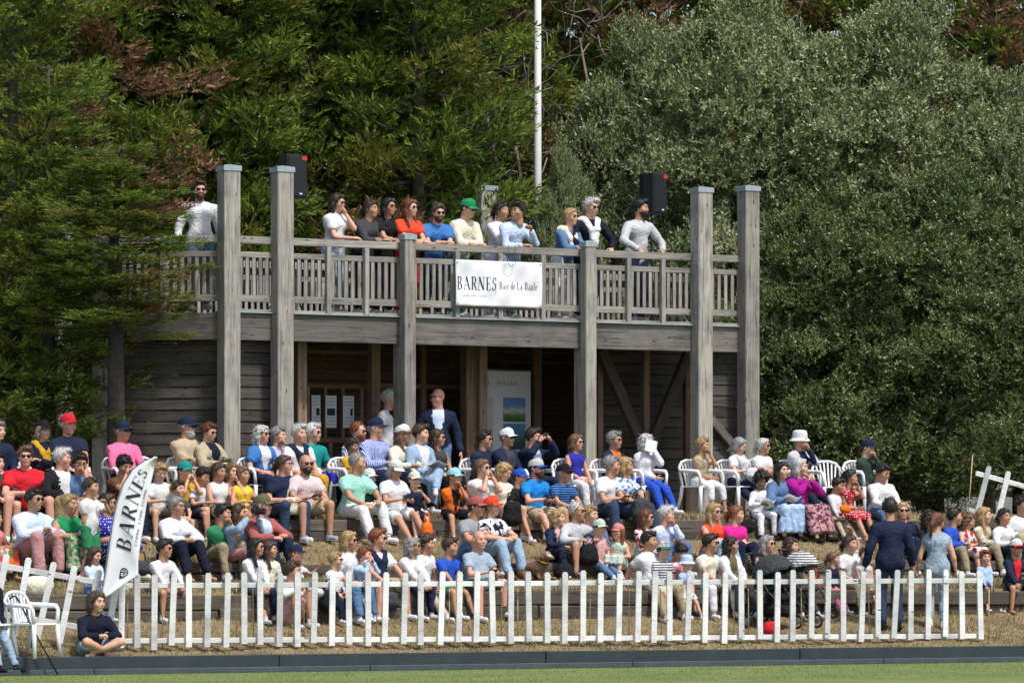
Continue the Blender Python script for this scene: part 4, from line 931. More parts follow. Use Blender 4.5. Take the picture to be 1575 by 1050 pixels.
def cloth(c, pat=None, c2=None):
    key = 'fabric_%s_%s_%s' % (c, pat, c2)
    if key in MC: return MC[key]
    m, nt, b = newmat(key); L = nt.links.new; tc = N(nt, 'TexCoord'); a = C[c]; e = C[c2] if c2 else dim(a, .5)
    n = N(nt, 'TexNoise', Scale=9.0, Detail=5.0, Roughness=.6); L(tc.outputs['Object'], n.inputs['Vector'])
    v = ramp(nt, [(.3, (.84,) * 3), (.7, (1.08,) * 3)]); L(n.outputs[0], v.inputs[0]); mx = mixc(nt, 'MULTIPLY', 1.0); L(v.outputs[0], mx.inputs[7]); src = None
    if pat in ('hstripe', 'vstripe'):
        w = N(nt, 'TexWave', Scale=9.0 if pat == 'hstripe' else 15.0, Distortion=.6); w.bands_direction = 'Z' if pat == 'hstripe' else 'X'; L(tc.outputs['Object'], w.inputs['Vector'])
        r_ = ramp(nt, [(.45, a), (.6, e)]); L(w.outputs['Color'], r_.inputs[0]); src = r_.outputs[0]
    elif pat in ('floral', 'print'):
        w = N(nt, 'TexVoronoi', Scale=16.0 if pat == 'floral' else 24.0); L(tc.outputs['Object'], w.inputs['Vector']); r_ = ramp(nt, [(.0, a), (.45, a), (.5, e), (.75, e), (.8, dim(e, .45)), (1, a)] if pat == 'floral' else [(.0, e), (.4, e), (.5, a), (1, a)])
        sp = N(nt, 'SeparateColor'); L(w.outputs['Color'], sp.inputs[0]); L(sp.outputs[0], r_.inputs[0]); src = r_.outputs[0]
    elif pat == 'dots':
        w = N(nt, 'TexVoronoi', Scale=26.0, Randomness=.3); L(tc.outputs['Object'], w.inputs['Vector']); r_ = ramp(nt, [(.28, e), (.34, a)]); L(w.outputs['Distance'], r_.inputs[0]); src = r_.outputs[0]
    elif pat == 'multi':
        w = N(nt, 'TexVoronoi', Scale=13.0); mp = N(nt, 'Mapping'); mp.inputs['Scale'].default_value = (1, 1, .5); mp.inputs['Rotation'].default_value = (.3, .6, 0); L(tc.outputs['Object'], mp.inputs[0]); L(mp.outputs[0], w.inputs['Vector']); r_ = ramp(nt, [(0, (.7, .03, .12)), (.25, (.75, .18, .03)), (.45, (.02, .02, .02)), (.6, (.7, .5, .4)), (.8, (.1, .2, .05)), (1, (.6, .03, .2))])
        sp = N(nt, 'SeparateColor'); L(w.outputs['Color'], sp.inputs[0]); L(sp.outputs[0], r_.inputs[0]); src = r_.outputs[0]
    if src is not None: L(src, mx.inputs[6])
    else: mx.inputs[6].default_value = a + (1,)
    L(mx.outputs[2], b.inputs['Base Color']); b.inputs['Roughness'].default_value = .85; b.inputs['Specular IOR Level'].default_value = .2
    n2 = N(nt, 'TexNoise', Scale=7.0, Detail=2.0, Distortion=2.2); L(tc.outputs['Object'], n2.inputs['Vector']); bp_ = N(nt, 'Bump', Strength=.55, Distance=.04); L(n2.outputs[0], bp_.inputs['Height']); L(bp_.outputs[0], b.inputs['Normal'])
    MC[key] = m; return m
def skinm(k):
    key = 'skin_' + k
    if key in MC: return MC[key]
    m = plain(key, SKIN[k], .5, 0, .07, 14, .05, 60); return m
def hairm(k):
    key = 'hair_' + k
    if key in MC: return MC[key]
    m, nt, b = newmat(key); L = nt.links.new; tc = N(nt, 'TexCoord'); mp = N(nt, 'Mapping'); mp.inputs['Scale'].default_value = (90, 90, 16); L(tc.outputs['Object'], mp.inputs[0])
    n = N(nt, 'TexNoise', Scale=1.0, Detail=3.0); L(mp.outputs[0], n.inputs['Vector']); c = HAIR[k]; r_ = ramp(nt, [(.3, dim(c, .5)), (.6, c), (.8, dim(c, 1.45))]); L(n.outputs[0], r_.inputs[0]); L(r_.outputs[0], b.inputs['Base Color'])
    b.inputs['Roughness'].default_value = .5; bp_ = N(nt, 'Bump', Strength=.8, Distance=.01); L(n.outputs[0], bp_.inputs['Height']); L(bp_.outputs[0], b.inputs['Normal']); MC[key] = m; return m
M_LIP = {k: plain('lips_' + k, dim(SKIN[k], .72) if k in ('dark', 'brown') else (.45, .17, .15), .5, 0, .03) for k in SKIN}
M_EYEW = plain('eye_white', (.62, .60, .57), .3, 0, 0); M_EYED = plain('eye_dark', (.02, .013, .01), .3, 0, 0); M_LENS = plain('dark_lens', (.012, .011, .012), .12, 0, .05)

ROWS = dict(A=(2.30, .985), B=(4.05, 1.372), C=(5.85, 1.982), D=(6.95, None), G=(1.4, None))
def person(row, px, py, label, sex='m', top=('white', 'short'), bot=('navy', 'long'), shoe='white', hair=('short', 'brown'), hat=None, sg=0, gl=0, skin='fair', pose='lap', yaw=30, look=55, nod=0, lean=8,
           legs='sit', v=0, s=None, beard=None, vneck=None, scarf=None, smile=0, ff=0, dz=0, chair=0, side=1, fat=0):
    """build one person: an Empty at the seat or feet with body, garments, hair and what is worn as its parts; returns (root, hands)"""
    seed = int(px * 7 + py); r = np.random.default_rng(seed); yaw = R(yaw + r.uniform(-4, 4)); look = R(look + r.uniform(-6, 6)); ph = R(lean)
    stand = row in 'KSI'; kid = False
    # where the seat or the feet are
    def place(pxx):
        if row == 'K' or row == 'I': return bldpt(pxx, v)
        if row == 'S': return rowpt(pxx, v)
        return rowpt(pxx, ROWS[row][0] + v)
    X, Y = place(px)
    base = DECK if row == 'K' else (2.05 if row == 'I' else (ground(X, Y) if row in 'SG' else (ground(X, Y) + .44 if row == 'D' else ROWS[row][1]))) + dz
    hip = (.93 if stand else .085); zh = zat(py, Y); Hn = hip + .46 * math.cos(ph) + .182 * math.cos(ph * .5)
    s0 = (zh - base) / Hn; s_ = s or min(1.2 if not stand else 1.16, max(.5, s0))
    if abs(s0 - s_) > .06 and not s: print('SCALE', row, px, py, round(s0, 2))
    if s_ < .86: kid = True
    wS, wH = (.192, .09) if sex == 'm' else (.168, .092); hs = s_ ** .45 if s_ < 1 else s_ ** .3
    hs *= 1.11 if sex == 'm' else 1.06
    # head lean offset in the world, so that the head comes over px
    off = .46 * math.sin(ph) * s_ + .09 * math.sin(ph * .6) * s_
    k = (px - CX) / F; X = X - math.sin(yaw) * off; Y = Y + math.cos(yaw) * off * .3
    root = empty('person', (X, Y, base), yaw, label, 'person')
    Wm = Matrix.Translation((X, Y, base)) @ Matrix.Rotation(yaw, 4, 'Z'); Wi = Wm.inverted()
    def gl_z(x, y): q = Wm @ Vector((x, y, 0)); g = DECK if row == 'K' else (2.05 if row == 'I' else ground(q.x, q.y)); return g - base
    # skeleton (faces -y, its left is +x)
    pel = Vector((0, 0, hip * s_)); sp = Vector((0, -math.sin(ph), math.cos(ph)))
    fw = Vector((0, -math.cos(ph), -math.sin(ph)))
    mid = pel + sp * .18 * s_; che = pel + sp * .33 * s_; nb = pel + sp * .46 * s_; hd = nb + Vector((0, -math.sin(ph * .5) - .06, math.cos(ph * .5) * 1)) * .172 * hs
    SH = {q: pel + sp * .392 * s_ + Vector((q * wS * s_, 0, 0)) for q in (-1, 1)}
    HI = {q: pel + Vector((q * wH * s_, -.01, -.01)) for q in (-1, 1)}
    spread = r.uniform(0.02, .16); ffr = r.uniform(-.04, .26) if r.random() < .65 else 0.0
    KN, AN, EL, WR, FD = {}, {}, {}, {}, {}
    l1, l2, a1, a2 = .44 * s_, .43 * s_, .285 * s_, .245 * s_
    for q in (-1, 1):
        pole = Vector((q * .12, -1, .75)); fd = Vector((q * .15, -1, 0)); j = r.uniform(-.05, .05)
        if stand: t = Vector((q * .10 * s_, .04 + j * .5, 0)); pole = Vector((q * .1, -1, 0))
        elif legs == 'sit': t = Vector((q * (.11 + (spread if sex == 'm' else spread * .4)) * s_, (-.44 - ff - ffr) * s_ + j, 0)); pole = Vector((q * (.12 + 1.6 * (spread if sex == 'm' else 0)), -1, .75))
        elif legs == 'cross':
            if q == side: t = Vector((-q * .22 * s_, -.62 * s_, 0)); fd = Vector((-q * .9, -1, 0))
            else: t = Vector((q * .08 * s_, -.42 * s_, 0))
        elif legs == 'ext': t = Vector((q * .1 * s_, -.78 * s_ + j, 0))
        elif legs == 'indian': t = Vector((-q * .12 * s_, -.27 * s_, 0)); pole = Vector((q * 1.2, -.5, .45)); fd = Vector((-q, -.4, 0))
        elif legs == 'up': t = Vector((q * .12 * s_, -.36 * s_, 0)); pole = Vector((q * .15, -.6, 1))
        t.z = gl_z(t.x, t.y) + .075 * s_
        if legs == 'cross' and q == side and not stand: t.z = -.12 * s_
        KN[q], AN[q] = ik(HI[q], t, l1, l2, pole); FD[q] = fd
    lapz = (KN[1].z + KN[-1].z) / 2; lapy = (KN[1].y + KN[-1].y) / 2
    hstyle = {1: 'relaxed', -1: 'relaxed'}
    for q in (-1, 1):
        pole = Vector((q * .7, .5, -.6)); kn = KN[q]; p = pose
        if p == 'chin': p = 'chinhand' if q == side else 'lapin'
        if p == 'raise': p = 'over' if q == side else 'lap'
        if p == 'point': p = 'pt' if q == side else 'lap'
        if p == 'hold': p = 'hold1' if q == side else 'lap'
        if p == 'lap': t = HI[q].lerp(kn, .72) + Vector((-q * .01, 0, .105 * s_))
        elif p == 'lapin': t = HI[-q].lerp(KN[-q], .5) + Vector((-q * -.02, 0, .12 * s_))
        elif p == 'clasp': t = Vector((q * .045, lapy + .03, lapz + .085 * s_)); pole = Vector((q, .2, -.3)); hstyle[q] = 'grip'
        elif p == 'chinhand': t = hd + Vector((q * .02, -.135, -.13)) * hs; pole = Vector((q * .35, -.5, -1)); hstyle[q] = 'grip'
        elif p == 'face': t = hd + Vector((q * .045, -.15, -.11)) * hs; pole = Vector((q * .45, -.4, -1)); hstyle[q] = 'grip'
        elif p == 'photo': t = hd + Vector((q * .1, -.27, -.05)); pole = Vector((q * .8, 0, -1)); hstyle[q] = 'grip'
        elif p == 'phone': t = che + Vector((q * .06, -.30 * s_, -.14 * s_)); pole = Vector((q, .3, -.6)); hstyle[q] = 'grip'
        elif p == 'hold1': t = che + Vector((q * .05, -.28 * s_, .06)); pole = Vector((q * .8, .1, -.8)); hstyle[q] = 'grip'
        elif p == 'crossed': t = pel + sp * .2 * s_ + Vector((-q * .12 * s_, -.2 * s_, .02 * q)); pole = Vector((q, .1, -.5))
        elif p == 'back': t = Vector((q * .3 * s_, .28 * s_, .03)); pole = Vector((q * .3, 1, .2)); hstyle[q] = 'flat'
        elif p == 'down': t = SH[q] + Vector((q * .12, -.05, -.5)) * s_; pole = Vector((q * .3, 1, 0))
        elif p == 'rail': t = Vector((q * (-.02 if side else .16), -.47, (RTOP - DECK + .045))); pole = Vector((q * .9, .5, -.5))
        elif p == 'railwide': t = Vector((q * .26, -.36, (RTOP - DECK + .05))); pole = Vector((q * .9, .4, -.1)); hstyle[q] = 'grip'
        elif p == 'railchin':
            if q == side: t = hd + Vector((q * .05, -.12, -.17)); pole = Vector((q * .5, -.2, -1)); hstyle[q] = 'grip'
            else: t = Vector((-q * .05, -.36, (RTOP - DECK + .06))); pole = Vector((q * .9, .5, -.5))
        elif p == 'railmic':
            if q == side: t = che + Vector((q * .10, -.33, .02)); pole = Vector((q * .6, .1, -1)); hstyle[q] = 'grip'
            else: t = Vector((q * .0, -.42, (RTOP - DECK + .05))); pole = Vector((q * .9, .5, -.5))
        elif p == 'over': t = hd + Vector((q * .02, -.02, .17)); pole = Vector((q, -.1, .3))
        elif p == 'pt': t = SH[q] + Vector((q * .12, -.42, .03)) * s_; pole = Vector((q * .3, .2, -1)); hstyle[q] = 'flat'
        elif p == 'clap': t = che + Vector((q * .035, -.24, .12)) * 1; pole = Vector((q, .1, -.9)); hstyle[q] = 'flat'
        elif p == 'knees': t = kn + Vector((-q * .05, -.02, .08 * s_)); pole = Vector((q, .4, -.3)); hstyle[q] = 'grip'
        EL[q], WR[q] = ik(SH[q], t, a1, a2, pole)
    pts = [pel, mid, che, nb, hd] + [d[q] for d in (SH, HI, KN, AN, EL, WR) for q in (-1, 1)]
    lo = np.min([list(p) for p in pts], 0) - .22; hi = np.max([list(p) for p in pts], 0) + .22
    g = .0295 * max(.72, min(1, s_)); z = s_ * (1.0 if stand else 1.07 if not kid else 1.03)
    belly = (.018 if sex == 'm' else .008) + fat
    def torso(f, e, low=True, bust=True):
        f.cone(pel + Vector((-.065 * z, 0, 0)), pel + Vector((.065 * z, 0, 0)), (.105 + e) * z, (.105 + e) * z, .03)
        f.cone(pel + sp * .08 * z + fw * belly * 1.2, che, (.118 + belly + e) * z, (.115 + e) * z, .04)
        f.cone(che + Vector((-.075 * z, 0, 0)), che + Vector((.075 * z, 0, 0)), (.105 + e) * z, (.105 + e) * z, .04)
        f.cone(SH[-1] + Vector((.02, 0, -.01)), SH[1] + Vector((-.02, 0, -.01)), (.053 + e) * z, (.053 + e) * z, .04)
        f.cone(SH[-1].lerp(nb, .5) + Vector((0, .01, 0)), SH[1].lerp(nb, .5) + Vector((0, .01, 0)), (.05 + e * .8) * z, (.05 + e * .8) * z, .04)
        if sex == 'f' and not kid and bust:
            for q in (-1, 1): f.ell(che + Vector((q * .068 * z, 0, -.01)) + fw * .075 * z, np.array([.06 + e, .055 + e, .06 + e]) * z, .04)
    # body
    f = Field(lo, hi, g * 1.15); torso(f, 0)
    for q in (-1, 1):
        f.cone(SH[q], EL[q], .05 * z, .041 * z, .03); f.cone(EL[q], WR[q], .042 * z, .029 * z, .012)
        f.cone(HI[q], KN[q], .083 * z, .056 * z, .03); f.cone(KN[q], AN[q], .055 * z, .038 * z, .012); cf = KN[q].lerp(AN[q], .3) - (FD[q].normalized() * .018 * z); f.cone(cf, KN[q].lerp(AN[q], .5) - FD[q].normalized() * .014 * z, .049 * z, .044 * z, .02)
    f.cone(nb - sp * .03, hd + Vector((0, .02, -.07)) * hs, .06 * z ** .5, .055 * hs, .03)
    V, Q = f.net(); Vs, Fs, Ms = [V], [Q], [np.zeros(len(Q), int)]; nv = len(V); tris, trm = [], []
    Hm = Matrix.Translation(hd) @ Matrix.Rotation(look - yaw, 4, 'Z') @ Matrix.Rotation(R(nod), 4, 'X') @ Matrix.Scale(hs, 4)
    H4 = np.array(Hm); hv = HV @ H4[:3, :3].T + H4[:3, 3]; Vs.append(hv); Fs.append(HQ + nv); Ms.append(np.zeros(len(HQ), int)); nv += len(hv)
    polys, pm = [], []
    def putp(Vp, Fp, mi):
        nonlocal nv
        Vs.append(np.asarray(Vp)); 
        for q_ in Fp: polys.append([i + nv for i in q_]); pm.append(mi)
        nv += len(Vp)
    for (vv, ff_), mi in ([] if sg else HEYE) + (SMILE if smile else MOUTH):
        a = np.array(vv) @ H4[:3, :3].T + H4[:3, 3]; putp(a, ff_, mi)
    for q in (-1, 1):
        x = (WR[q] - EL[q]).normalized(); dn = Vector((-q * .6, -.1, -.8)) if pose not in ('photo', 'face', 'clap', 'chin') else Vector((-q, .15, 0))
        zz = -(dn - x * dn.dot(x)).normalized(); yy = zz.cross(x); Mh = np.array([list(x), list(yy * (-q)), list(zz)]).T * (s_ ** .7); hv_, hf = HANDS[hstyle[q]]
        putp(hv_ @ Mh.T + np.array(WR[q]), [t[::-1] if q > 0 else t for t in hf], 0)
    bare = shoe in ('bare', 'sandal')
    if bare:
        fv, fq = FOOT
        for q in (-1, 1):
            d = FD[q].normalized(); Mr = np.array(Matrix.Rotation(math.atan2(d.x, -d.y), 3, 'Z')) * s_; Vs.append(fv @ Mr.T + np.array(AN[q])); Fs.append(fq + nv); Ms.append(np.zeros(len(fq), int)); nv += len(fv)
    # eyes, mouth and hands are joined in the same mesh
    allp = [np.concatenate(Fs)]; mis = [np.concatenate(Ms)]
    for n_ in (3, 4, 5, 6):
        sel = [i for i, p in enumerate(polys) if len(p) == n_]
        if sel: allp.append(np.array([polys[i] for i in sel])); mis.append(np.array([pm[i] for i in sel]))
    me = mesh_np('body', np.concatenate(Vs), allp, True, np.concatenate(mis))
    add('body', me, [skinm(skin), M_LIP[skin], M_EYEW, M_EYED, hairm(hair[1] if hair else 'grey')], root)
    # garment above
    tc_, ts = top[0], top[1]; tp, tc2 = (top[2] if len(top) > 2 else None), (top[3] if len(top) > 3 else None)
    e = {'short': .014, 'long': .014, 'none': .013, 'jacket': .021, 'dress': .014, 'vest': .024}[ts]
    if not ts == 'dress' or True:
        f = Field(lo, hi, g); torso(f, e)
        if not stand: pass
        else: f.cone(pel + Vector((-.06 * z, 0, -.06)), pel + Vector((.06 * z, 0, -.06)), (.11 + e) * z, (.11 + e) * z, .03, None)
        for q in (-1, 1):
            if ts in ('short',): f.cone(SH[q], SH[q].lerp(EL[q], .62), (.058 + e * .7) * z, (.056 + e * .8) * z, .03, 0.0)
            if ts in ('long', 'jacket'): f.cone(SH[q], EL[q], (.054 + e * .8) * z, (.047 + e * .8) * z, .03); f.cone(EL[q], EL[q].lerp(WR[q], .97), (.047 + e * .8) * z, (.034 + e * .7) * z, .015, 0.0)
        if ts in ('long', 'jacket', 'short') : f.cone(nb - sp * .05 * z, nb + sp * .018 * z, .074 * z, .064 * z, .03, 0.0)
        f.wrinkle(.0062 * z, seed, .19 * z); V, Q = f.net(); mi = np.zeros(len(Q), int)
        cc = V[Q].mean(1)
        if vneck:
            d_ = cc - np.array(che); up_ = d_ @ np.array(sp); fr_ = d_ @ np.array(fw); mi[(fr_ > .0) & (np.abs(d_[:, 0]) < np.clip(.028 + .33 * (up_ + .16), .012, .085) * z) & (up_ > -.22) & (up_ < .22)] = 1
        nm = {'jacket': 'jacket', 'vest': 'vest', 'dress': 'dress', 'none': 'sleeveless_top'}.get(ts, 'shirt')
        add(nm, mesh_np(nm, V, Q, True, mi), [cloth(tc_, tp, tc2), cloth(vneck or 'white')] if vneck else cloth(tc_, tp, tc2), root)
    if ts in ('short', 'long', 'jacket') and (sex == 'm' or seed % 3 == 0):
        b = MB(); ring = []
        for i in range(11):
            a = R(-62 + 304 * i / 10) + math.pi / 2 * 0; ca, sa = math.cos(a - R(0)), math.sin(a)
            ring.append(tuple(nb + sp * (.014 - .022 * max(0, -sa)) * z + Vector((.066 * ca, 0, 0)) * z - fw * (.068 * sa) * z))
        b.tube(ring, [.006] + [.0125 * z] * 9 + [.006], 6); add('collar', b.mesh('collar', True), cloth(vneck or tc_, None if vneck else tp, None if vneck else tc2), root)
    # garment below
    bc, bt = bot[0], bot[1]; bp2, bc2 = (bot[2] if len(bot) > 2 else None), (bot[3] if len(bot) > 3 else None)
    f = Field(lo, hi, g); e = .014
    f.cone(pel + Vector((-.06 * z, 0, -.02)), pel + Vector((.06 * z, 0, -.02)), (.108 + e) * z, (.108 + e) * z, .03)
    if bt in ('long', 'crop'):
        for q in (-1, 1): f.cone(HI[q], KN[q], (.088 + e) * z, (.06 + e) * z, .03); t_ = KN[q].lerp(AN[q], .93 if bt == 'long' else .6); f.cone(KN[q], t_, (.06 + e) * z, (.046 + e) * z, .02, 0.0)
    elif bt == 'shorts':
        for q in (-1, 1): f.cone(HI[q], HI[q].lerp(KN[q], .84), (.09 + e) * z, (.075 + e * 1.3) * z, .03, 0.0)
    else:
        kc = (KN[1] + KN[-1]) / 2; hc = (HI[1] + HI[-1]) / 2
        for q in (-1, 0, 1):
            a = HI[q] if q else hc; b_ = KN[q] if q else kc; ac = AN[q] if q else (AN[1] + AN[-1]) / 2
            f.cone(a, b_, (.09 + e) * z, (.058 + e) * z, .03)
            if bt in ('skirt', 'longskirt'): f.cone(b_, b_.lerp(ac, .35 if bt == 'skirt' else .86), (.055 + e) * z, (.07 + e) * z, .03, 0.0)
    if bt in ('skirt', 'longskirt'): Pq = f.all(); f.d = f.d + np.where(np.abs(f.d) < .08, .011 * np.sin(Pq[..., 0] * 62 / z + 2 * np.sin(Pq[..., 2] * 7)) * np.clip(-(Pq[..., 2] - .1) * 4 + .4, 0, 1), 0).astype(np.float32)
    f.wrinkle(.0055 * z, seed + 5, .18 * z); V, Q = f.net(); nm = {'long': 'trousers', 'crop': 'trousers', 'shorts': 'shorts'}.get(bt, 'skirt')
    add(nm, mesh_np(nm, V, Q), cloth(bc, bp2, bc2), root)
    if shoe and not bare:
        for q in (-1, 1):
            d = FD[q].normalized(); o = add('shoe', SHOE, [cloth(shoe), M_WHITE if shoe not in ('brown', 'black') else cloth('black')], root); o.location = AN[q] + Vector((0, 0, .0)); o.rotation_euler = (0, 0, math.atan2(d.x, -d.y)); o.scale = (s_ * .9, s_ * .95, s_)
    elif shoe == 'sandal':
        for q in (-1, 1):
            d = FD[q].normalized(); b = MB(); b.box((0, -.06, -.072), (.085, .25, .016), .005); b.tube([(-.036, -.07, -.06), (0, -.075, -.02), (.036, -.07, -.06)], .009, 5); o = add('sandal', b.mesh('sandal'), cloth('brown'), root); o.location = AN[q]; o.rotation_euler = (0, 0, math.atan2(d.x, -d.y)); o.scale = (s_,) * 3
    def onhead(nm, me, m): o = add(nm, me, m, root); o.matrix_basis = Hm; return o
    if hair and hair[0] != 'bald':
        hst = 'fringe' if hat and hair[0] in ('short', 'quiff', 'recede', 'curly') and hat[0] != 'visor' else hair[0]
        o = onhead('hair', hair_mesh(hst), hairm(hair[1]))
        if hat and hst != 'fringe': o.matrix_basis = Hm @ Matrix.Translation((0, 0, -.012)) @ Matrix.Diagonal((.95, .95, .88, 1))
    if beard: onhead('beard', beard_mesh(), hairm(beard))
    if hat: onhead({'bucket': 'bucket_hat'}.get(hat[0], hat[0]), hat_mesh(hat[0]), [cloth(hat[1]), cloth(hat[2] if len(hat) > 2 else hat[1])])
    if sg == 1: onhead('sunglasses', glasses_mesh('sunglasses'), M_LENS)
    elif sg == 2: o = onhead('sunglasses', glasses_mesh('sunglasses'), M_LENS); o.matrix_basis = Hm @ Matrix.Translation((0, .02, .085)) @ Matrix.Rotation(-.35, 4, 'X')
    if gl: onhead('glasses', glasses_mesh('glasses'), M_BLACK)
    if scarf:
        f = Field(lo, hi, .022); bk = nb + Vector((0, .075, -.01)) * z
        for q in (-1, 1):
            a = nb + Vector((q * .1, .0, -.015)) * z; c_ = che + fw * .125 * z + Vector((q * .05, 0, .02)) * z
            f.cone(bk, a, .06 * z, .06 * z, .02); f.cone(a, c_, .062 * z, .05 * z, .02); f.cone(c_, c_ + Vector((-q * .03, -.02, -.2)) * z, .045 * z, .036 * z, .02)
            if scarf[1] == 'sweater': f.cone(a + Vector((q * .05, .03, 0)) * z, bk + Vector((q * .06, .05, -.2)) * z, .055 * z, .05 * z, .03)
        f.wrinkle(.006, seed + 9, .07); V, Q = f.net(); nm = 'shoulder_sweater' if scarf[1] == 'sweater' else 'scarf'
        add(nm, mesh_np(nm, V, Q), cloth(scarf[0]), root)
    return root, {q: Wm @ WR[q] for q in (-1, 1)}, {q: (Wm.to_3x3() @ (WR[q] - EL[q])).normalized() for q in (-1, 1)}, Wm, Wm @ hd, (X, Y, base), yaw
FOOT = foot_mesh()

# ------------------------------------------------------------------ white plastic garden chairs
def make_chair():
    r = empty('plastic_chair'); w, d, h = .47, .43, .43
    b = MB(); b.box((0, 0, h - .012), (w, d, .026), .008); add('seat', b.mesh('seat'), M_PLASTIC, r)
    for sx in (-1, 1):
        b = MB(); b.tube([(sx * .27, -.24, 0), (sx * .245, -.21, .25), (sx * .24, -.205, .42)], [.026, .03, .032], 6); add('leg', b.mesh('leg', True), M_PLASTIC, r)
        b = MB(); b.tube([(sx * .26, .30, 0), (sx * .235, .22, .25), (sx * .22, .2, .43)], [.026, .03, .032], 6); add('leg', b.mesh('leg', True), M_PLASTIC, r)
        b = MB(); b.tube([(sx * .24, -.205, .42), (sx * .262, -.2, .6), (sx * .268, -.17, .645), (sx * .27, 0, .655), (sx * .255, .2, .66), (sx * .235, .25, .68)], [.028, .026, .03, .032, .028, .024], 6); add('armrest', b.mesh('armrest', True), M_PLASTIC, r)
    b = MB(); P = lambda x, z: (x, .2 + (z - .43) * .2, z)
    rim = [P(-.22, .43), P(-.235, .6), P(-.23, .72), P(-.17, .79), P(-.07, .82), P(.07, .82), P(.17, .79), P(.23, .72), P(.235, .6), P(.22, .43)]
    b.tube(rim, [.022] * 10, 6); br = add('backrest', b.mesh('backrest', True), M_PLASTIC, r)
    for x in (-.15, -.09, -.03, .03, .09, .15):
        b = MB(); zt = .81 - abs(x) * .35; a, c = P(x * .8, .44), P(x * 1.1, zt); b.tube([a, c], .016, 4); add('slat', b.mesh('slat'), M_PLASTIC, br)
    return r
CH0 = make_chair(); CHU = [False]
def chair(x, y, z, rz, label):
    if not CHU[0]: o = CH0; CHU[0] = True
    else:
        o = CH0.copy(); COL.objects.link(o)
        for ch in CH0.children:
            c = ch.copy(); COL.objects.link(c); c.parent = o
            for gch in ch.children: d = gch.copy(); COL.objects.link(d); d.parent = c
    o.location = (x, y, z); o.rotation_euler = (0, 0, rz); tag(o, label, 'chair', 'white plastic chairs on the top terrace'); return o
HN = {}
def P(key, *a, **k):
    res = person(*a, **k); HN[key] = res
    if a[0] == 'D':
        (x, y, b), yw = res[5], res[6]
        x2, y2 = x + math.sin(yw) * .05, y - math.cos(yw) * .05
        chair(x2, y2, b - .445, yw, 'white plastic chair under the ' + k['ch'] if 'ch' in k else 'white plastic chair under the ' + ' '.join(a[3].split()[:11]))
    return res

# ------------------------------------------------------------------ people on the balcony
P('k1', 'K', 307, 292, 'person in white long-sleeved top and sunglasses at the far left of the balcony', top=('white', 'long'), bot=('denim', 'long'), hair=('short', 'brown'), beard='brown', sg=1, pose='down', yaw=15, look=10, lean=0, v=.55)
P('k2', 'K', 518, 311, 'person in white short-sleeved top on the balcony with a hand at the chin', sex='f', top=('white', 'short'), bot=('lightdenim', 'long'), hair=('long', 'dark'), sg=1, pose='railchin', side=1, yaw=45, look=60, nod=8, lean=8, v=.5)
P('k3', 'K', 569, 322, 'person in black leather jacket leaning on the balcony rail', sex='f', top=('charcoal', 'jacket'), bot=('black', 'long'), hair=('tied', 'dark'), skin='tan', pose='rail', yaw=38, look=55, lean=20, v=.55, smile=1)
P('k4', 'K', 597, 318, 'person in black short-sleeved top and sunglasses on the balcony beside the red top', sex='f', top=('black', 'short'), bot=('black', 'long'), hair=('longfront', 'black'), skin='tan', sg=1, pose='rail', yaw=35, look=50, lean=14, v=.6)
P('k5', 'K', 630, 320, 'person in orange-red top and sunglasses on the balcony', sex='f', top=('redorange', 'short'), bot=('red', 'long'), hair=('longfront', 'auburn'), sg=1, pose='rail', yaw=38, look=52, lean=14, v=.55, smile=1)
P('k6', 'K', 673, 328, 'person in blue polo shirt leaning with both forearms on the balcony rail', top=('blue', 'short'), bot=('navy', 'long'), hair=('tied', 'brown'), beard='brown', sg=1, pose='rail', yaw=25, look=25, nod=12, lean=24, v=.6)
P('k7', 'K', 718, 322, 'person in green cap and cream jacket leaning on the balcony rail', top=('cream', 'jacket'), bot=('teal', 'long'), hair=('short', 'brown'), hat=('cap', 'green'), sg=1, pose='rail', yaw=42, look=58, nod=14, lean=24, v=.6)
P('k8', 'K', 770, 324, 'person in white hooded top with sunglasses pushed up on the balcony', sex='f', top=('white', 'long'), bot=('white', 'long'), hair=('tied', 'dark'), sg=2, skin='tan', pose='rail', yaw=45, look=50, lean=12, v=.85)
P('k9', 'K', 795, 326, 'person in pale blue shirt holding a microphone over the balcony rail', top=('paleblue', 'long'), bot=('lightdenim', 'long'), hair=('quiff', 'dark'), skin='tan', pose='railmic', side=1, yaw=35, look=-35, lean=26, v=.55, smile=1)
P('k10', 'K', 876, 334, 'person in denim shirt with cream sweater round the shoulders on the balcony', sex='f', top=('denim', 'long'), bot=('white', 'long'), hair=('pony', 'blond'), sg=1, pose='rail', yaw=42, look=58, lean=20, v=.55, scarf=('cream', 'sweater'))
P('k11', 'K', 908, 318, 'person in navy jumper with white sweater round the neck on the balcony', top=('darknavy', 'long'), bot=('navy', 'long'), hair=('quiff', 'silver'), sg=1, pose='railwide', yaw=35, look=45, nod=8, lean=14, v=.6, scarf=('white', 'sweater'))
P('k12', 'K', 984, 309, 'person in grey sweatshirt with both hands gripping the balcony rail', top=('lightgrey', 'long'), bot=('navy', 'long'), hair=('quiff', 'black'), beard='black', skin='tan', pose='railwide', yaw=42, look=70, lean=10, v=.52)
P('i1', 'I', 598, 613, 'person in white shirt and black waistcoat half hidden by a post in the doorway', top=('white', 'long', None, None), bot=('black', 'long'), hair=('short', 'silver'), pose='down', yaw=60, look=75, lean=4, v=.9, vneck='black')
P('i2', 'I', 673, 611, 'person in navy blazer and pale blue shirt standing in the pavilion doorway', top=('navy', 'jacket'), vneck='paleblue', bot=('denim', 'long'), hair=None, gl=1, skin='pink', pose='down', yaw=10, look=-35, lean=0, v=.55)
